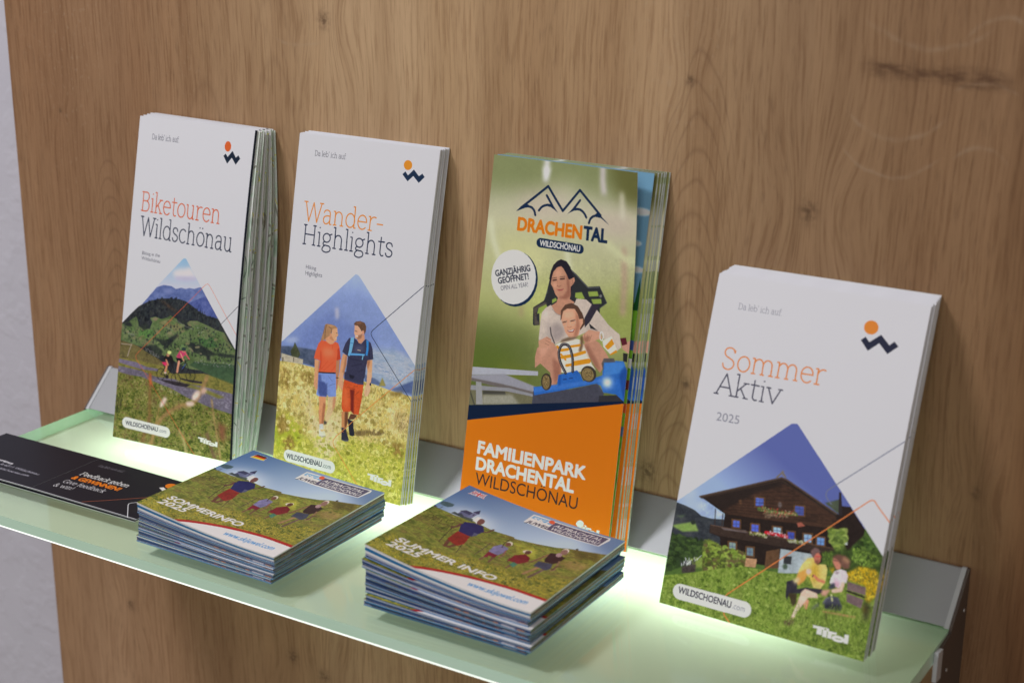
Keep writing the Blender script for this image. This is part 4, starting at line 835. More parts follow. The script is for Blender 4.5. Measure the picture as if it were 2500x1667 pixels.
["P",[84,80,104],[575,140,575,34,896,26,888,133],0,0,0],
["P",[118,164,196],[448,77,448,43,573,35,572,79],0,0,0],
["P",[206,206,210],[446,141,448,84,569,82,569,135],0,0,0],
["T","SKI","bold",[214,218,222],[454,88,547,84],33.0,0.2],
["T","JUWEL","bold",[52,48,72],[453,142,579,137],33.0,0.2],
["T","ALPBACHTAL","semi",[222,220,224],[589,85,873,77],33.0,0.2],
["T","WILDSCHÖNAU","semi",[222,220,224],[589,128,876,122],33.0,0.2],
["P",[206,92,62],[571,34,574,39,576,43,577,48,578,53,577,57,575,61,573,64,570,66,566,66,562,66,558,65,554,63,550,60,547,56,544,52,542,47,540,42,540,38,541,33,542,29,545,27,548,25,552,24,556,24,560,25,564,27,568,30],0,0,0]
]),
'card_front':(850,570,[
["P",[27,26,36],[-10,-10,860,-10,860,580,-10,580],0,0,0],
["T","Da leb’ ich auf.","slab",[126,122,130],[84,102,284,88],26.0,0],
["T","Feedback geben","slabb",[206,204,206],[88,261,470,247],46.0,0],
["T","& GEWINNEN!","xbold",[214,116,28],[86,329,464,316],44.0,0],
["T","Give feedback","slab",[200,198,200],[85,399,410,385],44.0,0],
["T","& win!","slab",[200,198,200],[80,470,226,456],44.0,0],
["L",[176,96,62],3.7,[407,549,509,458,651,321,767,213],0,0],
["L",[200,200,204],5.1,[789,571,667,440,655,422,657,407,705,350,773,287],0,0],
["P",[216,116,28],[706,69,711,75,714,83,716,90,715,98,712,105,708,111,702,116,695,120,686,122,678,122,669,121,660,118,652,113,646,107,641,101,637,93,636,86,636,78,639,71,643,65,649,60,657,56,665,54,674,54,683,55,692,58,699,63],0,0,0],
["P",[206,206,208],[633,145,650,126,697,146,716,97,800,124,812,102,850,122,847,182,760,150,745,204],0,0,0],
["L",[196,196,200],5.0,[0,562,860,562],0,0]
]),
'card_back':(850,570,[
["P",[27,26,36],[-10,-10,860,-10,860,580,-10,580],0,0,0],
["T","Tourismus","xbold",[200,198,204],[285,350,459,360],24.0,0],
["T","7 • A-6311 Wildschönau","thin",[170,168,178],[337,400,732,398],26.0,0],
["T","wildschoenau.com","thin",[170,168,178],[413,453,698,447],26.0,0],
["L",[196,196,200],5.0,[0,562,860,562],0,0]
]),
}
GAIN = (1.43, 1.47, 1.52)
# ---------------------------------------------------------------- printed artwork: a small painter for the paper surfaces
S8 = 0.8          # pixels per 0.1 mm
FONT_CACHE = {}
def glyph_tris(ch):
    """outline triangles of one character of Blender's built-in sans"""
    if ch not in FONT_CACHE:
        cu = bpy.data.curves.new('glyph', 'FONT'); cu.body = ch; cu.size = 1.0; cu.resolution_u = 5
        ob = bpy.data.objects.new('glyph', cu); me = ob.to_mesh()
        v = np.array([p.co[:2] for p in me.vertices]).reshape(-1, 2); t = [tuple(p.vertices) for p in me.polygons]
        ob.to_mesh_clear()
        cu.body = ch + 'I'; me = ob.to_mesh(); xs2 = max((p.co[0] for p in me.vertices), default=0); ob.to_mesh_clear()
        cu.body = 'I'; me = ob.to_mesh(); xs = max((p.co[0] for p in me.vertices), default=0); ob.to_mesh_clear()
        bpy.data.objects.remove(ob); bpy.data.curves.remove(cu)
        FONT_CACHE[ch] = (v, t, max(xs2 - xs, 0.2 if ch == ' ' else 0.05))
    return FONT_CACHE[ch]
def arc(cx, cy, rx, ry, a, b, n=14):
    t = np.radians(np.linspace(a, b, n)); return [(cx + rx*np.cos(q), cy + ry*np.sin(q)) for q in t]
def smooth(P, n=6):
    P = np.array(P, float)
    if len(P) < 3: return P
    Q = np.vstack([2*P[0]-P[1], P, 2*P[-1]-P[-2]]); out = []
    for i in range(1, len(Q)-2):
        p0, p1, p2, p3 = Q[i-1], Q[i], Q[i+1], Q[i+2]
        for t in np.linspace(0, 1, n, endpoint=False):
            out.append(.5*((2*p1)+(-p0+p2)*t+(2*p0-5*p1+4*p2-p3)*t*t+(-p0+3*p1-3*p2+p3)*t**3))
    out.append(P[-1]); return np.array(out)
def slab_glyphs():
    """a light slab-serif alphabet drawn as centre lines: cap height 700, x height 490"""
    g = {}
    sf = lambda x, y, l=62, r=62: [(x-l, y), (x+r, y)]
    ell = lambda cx, cy, rx, ry: arc(cx, cy, rx, ry, 0, 360, 28)
    dot = lambda x, y: [(x-6, y), (x+6, y)]
    n_arch = lambda x0, x1, b=0: [[(x0, 300)] + arc((x0+x1)/2, 300, (x1-x0)/2, 185, 180, 0) + [(x1, b)]]
    g['B'] = (540, [[(100, 0), (100, 700)], [(35, 700), (290, 700)]+arc(290, 538, 145, 162, 90, -90)+[(100, 376)], [(290, 376)]+arc(300, 188, 170, 188, 90, -90)+[(35, 0)]])
    g['i'] = (230, [[(115, 0), (115, 490)], [(45, 490), (115, 490)], sf(115, 0), dot(115, 668)])
    g['j'] = g['i']
    g['l'] = (230, [[(115, 0), (115, 745)], [(45, 745), (115, 745)], sf(115, 0)])
    g['k'] = (490, [[(100, 0), (100, 745)], [(30, 745), (100, 745)], sf(100, 0), [(100, 190), (365, 490)], [(290, 490), (450, 490)], [(205, 300), (395, 0)], [(330, 0), (470, 0)]])
    g['e'] = (480, [[(45, 262), (430, 262)]+arc(240, 262, 192, 232, 0, 180, 16)+arc(250, 245, 202, 250, 180, 315, 14)])
    g['t'] = (330, [[(140, 640), (140, 120)]+arc(235, 120, 95, 122, 180, 300), [(40, 490), (300, 490)]])
    g['o'] = (510, [ell(255, 245, 205, 248)])
    g['ö'] = (510, [ell(255, 245, 205, 248), dot(180, 650), dot(330, 650)])
    g['u'] = (540, [[(100, 490), (100, 185)]+arc(250, 185, 150, 190, 180, 360), [(400, 490), (400, 0)], [(35, 490), (100, 490)], [(335, 490), (400, 490)], [(400, 0), (465, 0)]])
    g['r'] = (380, [[(110, 0), (110, 490)], [(40, 490), (110, 490)], sf(110, 0, 65, 85), [(110, 290)]+arc(280, 290, 170, 195, 180, 75)+[(350, 470)]])
    g['n'] = (550, [[(110, 0), (110, 490)], [(40, 490), (110, 490)], sf(110, 0), sf(420, 0)]+n_arch(110, 420))
    g['m'] = (830, [[(110, 0), (110, 490)], [(40, 490), (110, 490)], sf(110, 0), sf(410, 0, 55, 55), sf(710, 0)]+n_arch(110, 410)+n_arch(410, 710))
    g['h'] = (550, [[(110, 0), (110, 745)], [(40, 745), (110, 745)], sf(110, 0), sf(420, 0)]+n_arch(110, 420))
    g['W'] = (850, [[(60, 700), (240, 0), (425, 690), (610, 0), (790, 700)], sf(60, 700, 70, 80), sf(790, 700, 80, 70)])
    g['w'] = (690, [[(55, 490), (200, 0), (345, 480), (490, 0), (635, 490)], sf(55, 490, 50, 60), sf(635, 490, 60, 50)])
    g['d'] = (540, [ell(245, 245, 195, 248), [(425, 745), (425, 0)], [(355, 745), (425, 745)], [(425, 0), (490, 0)]])
    g['b'] = (540, [ell(295, 245, 195, 248), [(110, 745), (110, 0)], [(40, 745), (110, 745)]])
    g['s'] = (400, [smooth([(330, 385), (290, 465), (200, 492), (105, 462), (72, 375), (120, 295), (210, 255), (310, 205), (345, 120), (295, 28), (200, -4), (105, 25), (60, 110)])])
    g['c'] = (450, [arc(250, 245, 200, 248, 48, 312, 22)])
    g['a'] = (480, [smooth([(75, 395), (120, 468), (215, 494), (315, 462), (355, 365), (355, 200)])[:].tolist()+[(355, 0)], [(355, 0), (425, 0)], smooth([(355, 285), (230, 290), (110, 250), (62, 150), (100, 35), (190, -4), (290, 40), (355, 140)])])
    g['-'] = (330, [[(45, 255), (285, 255)]])
    g['H'] = (690, [[(120, 0), (120, 700)], [(560, 0), (560, 700)], [(120, 365), (560, 365)], sf(120, 0), sf(120, 700), sf(560, 0), sf(560, 700)])
    g['g'] = (500, [ell(230, 335, 165, 158), [(345, 445), (455, 490)], smooth([(140, 200), (85, 140), (110, 75), (230, 60), (360, 45), (430, -30), (400, -130), (250, -185), (90, -150), (55, -70), (110, 20), (180, 62)])])
    g['S'] = (540, [smooth([(440, 560), (380, 670), (265, 708), (140, 665), (95, 545), (150, 430), (270, 370), (400, 300), (460, 180), (405, 50), (270, -8), (125, 40), (75, 165)]), [(440, 560), (440, 640)]])
    g['A'] = (640, [[(60, 0), (320, 700), (580, 0)], [(150, 245), (490, 245)], sf(60, 0, 60, 70), sf(580, 0, 70, 60)])
    g['v'] = (500, [[(50, 490), (250, 0), (450, 490)], sf(50, 490, 55, 70), sf(450, 490, 70, 55)])
    g['D'] = (630, [[(110, 0), (110, 700)], [(40, 700), (280, 700)]+arc(280, 350, 280, 350, 90, -90, 20)+[(40, 0)]])
    g['F'] = (540, [[(110, 0), (110, 700)], [(40, 700), (480, 700), (480, 600)], [(110, 365), (370, 365)], sf(110, 0, 65, 90)])
    g['G'] = (650, [arc(340, 350, 270, 355, 40, 330, 26)+[(575, 300)], [(440, 300), (620, 300)]])
    g['f'] = (330, [[(130, 0), (130, 600)]+arc(235, 600, 105, 148, 180, 60), [(45, 490), (290, 490)], sf(130, 0, 65, 85)])
    g['’'] = (160, [[(95, 740), (65, 590)]]); g['.'] = (170, [dot(80, 12)]); g['!'] = (200, [[(100, 700), (100, 210)], dot(100, 12)]); g[' '] = (240, [])
    g['&'] = (620, [smooth([(560, 0), (180, 480), (170, 620), (270, 700), (370, 620), (330, 500), (130, 330), (80, 170), (170, 10), (330, 10), (470, 130), (540, 330)])])
    return g
SLAB = slab_glyphs()
def vnoise(h, w, py, px, seed):
    """smooth value noise over h x w pixels with a period of py x px pixels"""
    r = np.random.default_rng(seed); gy, gx = int(h/py)+3, int(w/px)+3; G = r.random((gy, gx)).astype(np.float32)
    y = np.arange(h)/py; x = np.arange(w)/px; iy, ix = y.astype(int), x.astype(int); fy, fx = y-iy, x-ix
    fy = (fy*fy*(3-2*fy))[:, None].astype(np.float32); fx = (fx*fx*(3-2*fx))[None].astype(np.float32)
    a = G[iy][:, ix]; b = G[iy][:, ix+1]; c = G[iy+1][:, ix]; d = G[iy+1][:, ix+1]
    return (a*(1-fx)+b*fx)*(1-fy)+(c*(1-fx)+d*fx)*fy
def blur1(m, r):
    for ax in (0, 1):
        for _ in range(2):
            p = np.pad(m, [(r+1, r) if k == ax else (0, 0) for k in (0, 1)], mode='edge'); c = np.cumsum(p, axis=ax, dtype=np.float64)
            hi = np.take(c, np.arange(2*r+1, c.shape[ax]), axis=ax); lo = np.take(c, np.arange(0, c.shape[ax]-2*r-1), axis=ax); m = ((hi-lo)/(2*r+1)).astype(np.float32)
    return m
class Canvas:
    def __init__(s, w, h):
        s.W, s.H = int(w*S8), int(h*S8); s.a = np.full((s.H, s.W, 3), 200, np.float32); s.k = 0
    def mask(s, P, soft=0):
        P = np.array(P, float)*S8; pad = int(soft*S8*2.2)+2
        x0 = max(int(P[:, 0].min())-pad, 0); x1 = min(int(P[:, 0].max())+pad+1, s.W); y0 = max(int(P[:, 1].min())-pad, 0); y1 = min(int(P[:, 1].max())+pad+1, s.H)
        if soft: x0, y0, x1, y1 = max(x0-pad, 0), max(y0-pad, 0), min(x1+pad, s.W), min(y1+pad, s.H)
        if x1 <= x0 or y1 <= y0: return None
        w, h = x1-x0, y1-y0; acc = np.zeros((h, w+1), np.int32)
        for (ax, ay), (bx, by) in zip(P, np.roll(P, -1, 0)):
            if ay > by: ax, ay, bx, by = bx, by, ax, ay
            r0 = max(int(np.ceil(ay-.5)), y0); r1 = min(int(np.ceil(by-.5)), y1)
            if r1 <= r0: continue
            rows = np.arange(r0, r1); xs = ax+(rows+.5-ay)*(bx-ax)/(by-ay); c = np.clip(np.ceil(xs-.5).astype(int)-x0, 0, w)
            np.add.at(acc, (rows-y0, c), 1)
        m = (np.cumsum(acc, 1)[:, :w] & 1).astype(np.float32)
        if soft: m = blur1(m, max(1, int(soft*S8)))
        return x0, y0, x1, y1, m
    def put(s, M, col):
        if M is None: return
        x0, y0, x1, y1, m = M; v = s.a[y0:y1, x0:x1]; v += m[..., None]*(col-v)
    def poly(s, P, col, soft=0, n=0):
        M = s.mask(P, soft)
        if M is None: return
        c = np.array(col, np.float32)
        if n:
            s.k += 1; h, w = M[4].shape; c = c+((vnoise(h, w, 9, 9, s.k)+vnoise(h, w, 3, 3, s.k+99)-1)*n*2)[..., None]
        s.put(M, c)
    def line(s, P, w, col, soft=0, cap=True):
        P = np.array(P, float); ps = []
        for a, b in zip(P[:-1], P[1:]):
            d = b-a; L = np.hypot(*d)
            if L < 1e-6: continue
            nrm = np.array([-d[1], d[0]])/L*w/2; ps.append([a+nrm, b+nrm, b-nrm, a-nrm])
        if cap and w > 2: ps += [[(p[0]+w/2*np.cos(t), p[1]+w/2*np.sin(t)) for t in np.linspace(0, 2*np.pi, 12 if w < 30 else 28, endpoint=False)] for p in P]
        if not soft:
            for q in ps: s.put(s.mask(q), np.array(col, np.float32))
        else:
            A = np.vstack([np.array(q) for q in ps]); lo, hi = A.min(0), A.max(0); f = s.mask([lo, (hi[0], lo[1]), hi, (lo[0], hi[1])], soft)
            if f is None: return
            x0, y0, x1, y1, m = f; m = np.zeros_like(m)
            for q in ps:
                M = s.mask(q)
                if M is not None:
                    a0, b0, a1, b1, k = M; X0, Y0, X1, Y1 = max(a0, x0), max(b0, y0), min(a1, x1), min(b1, y1)
                    if X1 > X0 and Y1 > Y0: m[Y0-y0:Y1-y0, X0-x0:X1-x0] = np.maximum(m[Y0-y0:Y1-y0, X0-x0:X1-x0], k[Y0-b0:Y1-b0, X0-a0:X1-a0])
            s.put((x0, y0, x1, y1, blur1(m, max(1, int(soft*S8)))), np.array(col, np.float32))
    def tex(s, P, pal, sx, sy, soft, con):
        M = s.mask(P, soft)
        if M is None: return
        s.k += 1; h, w = M[4].shape; f = S8*2.5
        n = sum(vnoise(h, w, max(sy*f*q, 1.5), max(sx*f*q, 1.5), s.k*7+i)*a for i, (q, a) in enumerate(((3.2, .4), (1, .35), (.4, .25))))
        n = np.clip((n-.5)*1.9*con+.5, 0, .999)*(len(pal)-1); i = n.astype(int); t = (n-i)[..., None]; pal = np.array(pal, np.float32)
        r = np.random.default_rng(s.k); perm = pal
        s.put(M, perm[i]*(1-t)+perm[np.minimum(i+1, len(pal)-1)]*t+(vnoise(h, w, 1.6, 1.6, s.k+500)[..., None]-.5)*14)
    def blades(s, P, cols, n, ln, w, seed, ang):
        M = s.mask(P)
        if M is None: return
        x0, y0, x1, y1, m = M; r = np.random.default_rng(seed+1); ys, xs = np.nonzero(m)
        if not len(ys): return
        k = r.integers(0, len(ys), n); W = max(int(round(w*S8*.55)), 1)
        for j in k[np.argsort(ys[k])]:
            c = np.array(cols[r.integers(len(cols))], np.float32)+r.normal(0, 7); L = ln*S8*(.5+r.random()); dx = r.normal(ang*.5, .35); x, y = xs[j]+x0, ys[j]+y0
            for t in range(max(int(L), 1)):
                X = int(x+dx*t); Y = y-t
                if 0 <= X < s.W and 0 <= Y < s.H: s.a[Y, X:X+W] = s.a[Y, X:X+W]*.25+c*.75
    def text(s, txt, font, col, A, B, cap, sh):
        A, B = np.array(A, float), np.array(B, float); u = (B-A)/np.hypot(*(B-A)); v = np.array([u[1], -u[0]]); W = np.hypot(*(B-A))
        if font.startswith('slab'):
            k = cap/700; adv = sum(SLAB[c][0] for c in txt); fx = W/adv; wt = (76 if font == 'slabb' else 46)*k*(1 if cap > 45 else 1.25); x = 0
            for c in txt:
                a, st = SLAB[c]
                for q in st: s.line([A+u*((x+p[0])*fx)+v*(p[1]*k) for p in q], wt, col)
                x += a
            return
        gl = [glyph_tris(c) for c in txt]; capu = glyph_tris('H')[0][:, 1].max(); k = cap/capu; adv = sum(g[2] for g in gl); fx = W/adv; x = 0
        bw = {'thin': 0, 'semi': .025, 'mid': .035, 'semib': .062, 'bold': .05, 'xbold': .085}[font]*cap/capu
        for c, (V, T, a) in zip(txt, gl):
            Q = A+np.outer((x+V[:, 0])*fx+sh*V[:, 1]*k, u)+np.outer(V[:, 1]*k, v) if len(V) else V
            for t in T: s.put(s.mask(Q[list(t)]), np.array(col, np.float32))
            if bw and len(V):
                ed = {}
                for t in T:
                    for i in range(len(t)):
                        e = (t[i], t[(i+1) % len(t)]); r = (e[1], e[0])
                        if r in ed: del ed[r]
                        else: ed[e] = 1
                for a_, b_ in ed: s.line([Q[a_], Q[b_]], bw, col)
            x += a
    def run(s, ops):
        for o in ops:
            pr = lambda f: np.array(f, float).reshape(-1, 2)
            if o[0] == 'P': s.poly(smooth(np.vstack([pr(o[2]), pr(o[2])[:1]])) if o[5] else pr(o[2]), o[1], o[4], o[3])
            elif o[0] == 'X': s.tex(pr(o[2]), o[1], o[3], o[4], o[5], o[7])
            elif o[0] == 'L': s.line(smooth(pr(o[3])) if o[5] else pr(o[3]), o[2], o[1], o[4])
            elif o[0] == 'F':
                M = s.mask(pr(o[1]), 3)
                if M is None: continue
                x0, y0, x1, y1, m = M; s.k += 1; h, w = m.shape; f = sum(vnoise(h, w, q, q, s.k+int(q))*a for q, a in ((2.2, .35), (6, .35), (16, .3), (48, .35)))/1.35
                v = s.a[y0:y1, x0:x1]; v *= 1+(m*(f-.5)*o[2])[..., None]
            elif o[0] == 'D':
                M = s.mask(pr(o[2]))
                if M is None: continue
                x0, y0, x1, y1, m = M; ys, xs = np.nonzero(m)
                if not len(ys): continue
                r = np.random.default_rng(o[6]); tt = np.linspace(0, 2*np.pi, 9, endpoint=False)
                for j in np.sort(r.integers(0, len(ys), o[3])):
                    c = np.array(o[1][r.integers(len(o[1]))], np.float32)+r.normal(0, 6); q = o[4]*(.5+r.random()); k = o[5]*(.7+.6*r.random()); a = r.normal(0, .3); bl = 1+.35*r.random(9)-.17
                    ex, ey = q*np.cos(tt)*bl, q*k*np.sin(tt)*bl; P = np.stack([(xs[j]+x0)/S8+ex*np.cos(a)-ey*np.sin(a), (ys[j]+y0)/S8+ex*np.sin(a)+ey*np.cos(a)], 1); Q = s.mask(P)
                    if Q is not None: s.put((Q[0], Q[1], Q[2], Q[3], Q[4]*.75), c)
            elif o[0] == 'B': s.blades(pr(o[2]), o[1], o[3], o[4], o[5], o[6], o[7])
            elif o[0] == 'T': s.text(o[1], o[2], o[3], o[4][:2], o[4][2:], o[5], o[6])
            elif o[0] == 'G':
                M = s.mask(pr(o[3]))
                if M is None: continue
                x0, y0, x1, y1, m = M; a, b = pr(o[4])*S8; d = b-a; yy, xx = np.mgrid[y0:y1, x0:x1]; t = np.clip(((xx-a[0])*d[0]+(yy-a[1])*d[1])/(d@d), 0, 1)[..., None]
                s.put(M, np.array(o[1], np.float32)*(1-t)+np.array(o[2], np.float32)*t)
    def image(s, name, gain):
        c = np.clip(s.a/255, 0, 1); lin = np.where(c <= .04045, c/12.92, ((c+.055)/1.055)**2.4)*np.array(gain, np.float32); lin = np.clip(.825*(lin/.825)**1.07, 0, .9)
        px = np.ones((s.H, s.W, 4), np.float32); px[..., :3] = np.where(lin <= .0031308, lin*12.92, 1.055*lin**(1/2.4)-.055); px = px[::-1]
        im = bpy.data.images.new(name, s.W, s.H); im.pixels.foreach_set(np.ascontiguousarray(px).ravel()); im.update(); im.pack(); return im
# ---------------------------------------------------------------- helpers
C = scene.collection
def link(name, me, mats=(), parent=None):
    o = bpy.data.objects.new(name, me); C.objects.link(o)
    for m in mats: me.materials.append(m)
    if parent: o.parent = parent
    return o
def tag(o, label=None, cat=None, group=None, kind=None):
    for k, v in (('label', label), ('category', cat), ('group', group), ('kind', kind)):
        if v: o[k] = v
    return o
def thing(name, label, cat, loc=(0, 0, 0), group=None):
    o = bpy.data.objects.new(name, None); o.empty_display_size = .02; C.objects.link(o); o.location = loc; return tag(o, label, cat, group)
def box_bm(bm, lo, hi, mi=0):
    v = [bm.verts.new((x, y, z)) for z in (lo[2], hi[2]) for y in (lo[1], hi[1]) for x in (lo[0], hi[0])]
    for q in ((0, 2, 3, 1), (4, 5, 7, 6), (0, 1, 5, 4), (2, 6, 7, 3), (0, 4, 6, 2), (1, 3, 7, 5)):
        f = bm.faces.new([v[i] for i in q]); f.material_index = mi
def to_mesh(name, bm, smooth=False):
    me = bpy.data.meshes.new(name); bmesh.ops.recalc_face_normals(bm, faces=bm.faces); bm.to_mesh(me); bm.free()
    if smooth:
        for p in me.polygons: p.use_smooth = True
    return me
def box(name, lo, hi, mats, parent=None, bevel=0):
    bm = bmesh.new(); box_bm(bm, lo, hi)
    if bevel: bmesh.ops.bevel(bm, geom=list(bm.edges), offset=bevel, segments=2, affect='EDGES')
    return link(name, to_mesh(name, bm), mats, parent)
def sheet(name, f, nu, nv, th, mats, parent=None, nrm=None, side=1, back=2, smooth=True):
    """a bent sheet of paper: f(u, v) is the front face, u from left to right, v from bottom to top; th its thickness.
    mats: 0 printed front, 1 cut edges (right, left), 2 back, 3 cut edges (top, bottom)"""
    P = [[Vector(f(i/nu, j/nv)) for i in range(nu+1)] for j in range(nv+1)]
    bm = bmesh.new(); uv = bm.loops.layers.uv.new('UVMap'); F = []; K = []
    for j in range(nv+1):
        a, b = [], []
        for i in range(nu+1):
            du = P[j][min(i+1, nu)]-P[j][max(i-1, 0)]; dv = P[min(j+1, nv)][i]-P[max(j-1, 0)][i]; n = du.cross(dv).normalized()
            t = th(i/nu, j/nv) if callable(th) else th
            a.append(bm.verts.new(P[j][i])); b.append(bm.verts.new(P[j][i]-n*t))
        F.append(a); K.append(b)
    def face(vs, uvs, mi, sm=False):
        q = bm.faces.new(vs); q.material_index = mi; q.smooth = sm
        for l, w in zip(q.loops, uvs): l[uv].uv = w
    for j in range(nv):
        for i in range(nu):
            w = [(i/nu, j/nv), ((i+1)/nu, j/nv), ((i+1)/nu, (j+1)/nv), (i/nu, (j+1)/nv)]
            face([F[j][i], F[j][i+1], F[j+1][i+1], F[j+1][i]], w, 0, smooth)
            face([K[j][i], K[j+1][i], K[j+1][i+1], K[j][i+1]], [w[0], w[3], w[2], w[1]], back, smooth)
    for j in range(nv):
        face([F[j][nu], K[j][nu], K[j+1][nu], F[j+1][nu]], [(0, j/nv), (1, j/nv), (1, (j+1)/nv), (0, (j+1)/nv)], side)
        face([F[j][0], F[j+1][0], K[j+1][0], K[j][0]], [(0, j/nv), (0, (j+1)/nv), (1, (j+1)/nv), (1, j/nv)], side)
    for i in range(nu):
        face([F[0][i], K[0][i], K[0][i+1], F[0][i+1]], [(i/nu, 0), (i/nu, 1), ((i+1)/nu, 1), ((i+1)/nu, 0)], 3)
        face([F[nv][i], F[nv][i+1], K[nv][i+1], K[nv][i]], [(i/nu, 0), ((i+1)/nu, 0), ((i+1)/nu, 1), (i/nu, 1)], 3)
    me = bpy.data.meshes.new(name); bm.to_mesh(me); bm.free(); me.set_sharp_from_angle(angle=math.radians(40)); return link(name, me, mats, parent)
def bil(BL, BR, TL, TR):
    BL, BR, TL, TR = map(Vector, (BL, BR, TL, TR))
    return lambda u, v: (BL*(1-u)+BR*u)*(1-v)+(TL*(1-u)+TR*u)*v

# ---------------------------------------------------------------- materials
class N:
    def __init__(s, name):
        s.m = bpy.data.materials.new(name); s.m.use_nodes = True; s.t = s.m.node_tree; s.b = s.t.nodes['Principled BSDF']; s.out = s.t.nodes['Material Output']
    def n(s, ty, **kw):
        q = s.t.nodes.new(ty)
        for k, v in kw.items():
            if k.startswith('i_'):
                q.inputs[int(k[2:]) if k[2:].isdigit() else k[2:].replace('_', ' ')].default_value = v
            else: setattr(q, k, v)
        return q
    def l(s, a, b): s.t.links.new(a, b)
    def math(s, op, a, b=None, c=None):
        q = s.n('ShaderNodeMath', operation=op)
        for i, v in enumerate((a, b, c)):
            if v is None: continue
            if isinstance(v, (int, float)): q.inputs[i].default_value = v
            else: s.l(v, q.inputs[i])
        return q.outputs[0]
    def mix(s, f, a, b, mode='MIX'):
        q = s.n('ShaderNodeMix', data_type='RGBA', blend_type=mode)
        for sock, v in ((q.inputs[0], f), (q.inputs[6], a), (q.inputs[7], b)):
            if isinstance(v, (int, float)): sock.default_value = v
            elif isinstance(v, tuple): sock.default_value = v+(1,) if len(v) == 3 else v
            else: s.l(v, sock)
        return q.outputs[2]
    def ramp(s, f, stops, interp='LINEAR'):
        q = s.n('ShaderNodeValToRGB'); e = q.color_ramp.elements; q.color_ramp.interpolation = interp
        while len(e) < len(stops): e.new(.5)
        for k, (p, c) in zip(e, stops): k.position = p; k.color = (c+(1,)) if isinstance(c, tuple) else (c, c, c, 1)
        s.l(f, q.inputs[0]); return q.outputs[0]
    def noise(s, vec, scale, detail=4, rough=.5, dist=0):
        q = s.n('ShaderNodeTexNoise', i_Scale=scale, i_Detail=detail, i_Roughness=rough, i_Distortion=dist); s.l(vec, q.inputs['Vector']); return q.outputs['Fac']
    def bump(s, h, st, d=.001):
        q = s.n('ShaderNodeBump', i_Strength=st, i_Distance=d); s.l(h, q.inputs['Height']); s.l(q.outputs[0], s.b.inputs['Normal'])
    def mapping(s, vec, sc=(1, 1, 1), loc=(0, 0, 0)):
        q = s.n('ShaderNodeMapping'); q.inputs['Scale'].default_value = sc; q.inputs['Location'].default_value = loc; s.l(vec, q.inputs['Vector']); return q.outputs[0]
def plain(name, col, rough=.5, metal=0, spec=.5, var=.04, nscale=60):
    k = N(name); tc = k.n('ShaderNodeTexCoord'); f = k.noise(tc.outputs['Object'], nscale)
    c = k.mix(f, tuple(x*(1-var) for x in col), tuple(min(x*(1+var), 1) for x in col)); k.l(c, k.b.inputs['Base Color'])
    k.b.inputs['Roughness'].default_value = rough; k.b.inputs['Metallic'].default_value = metal; k.b.inputs['Specular IOR Level'].default_value = spec; return k.m

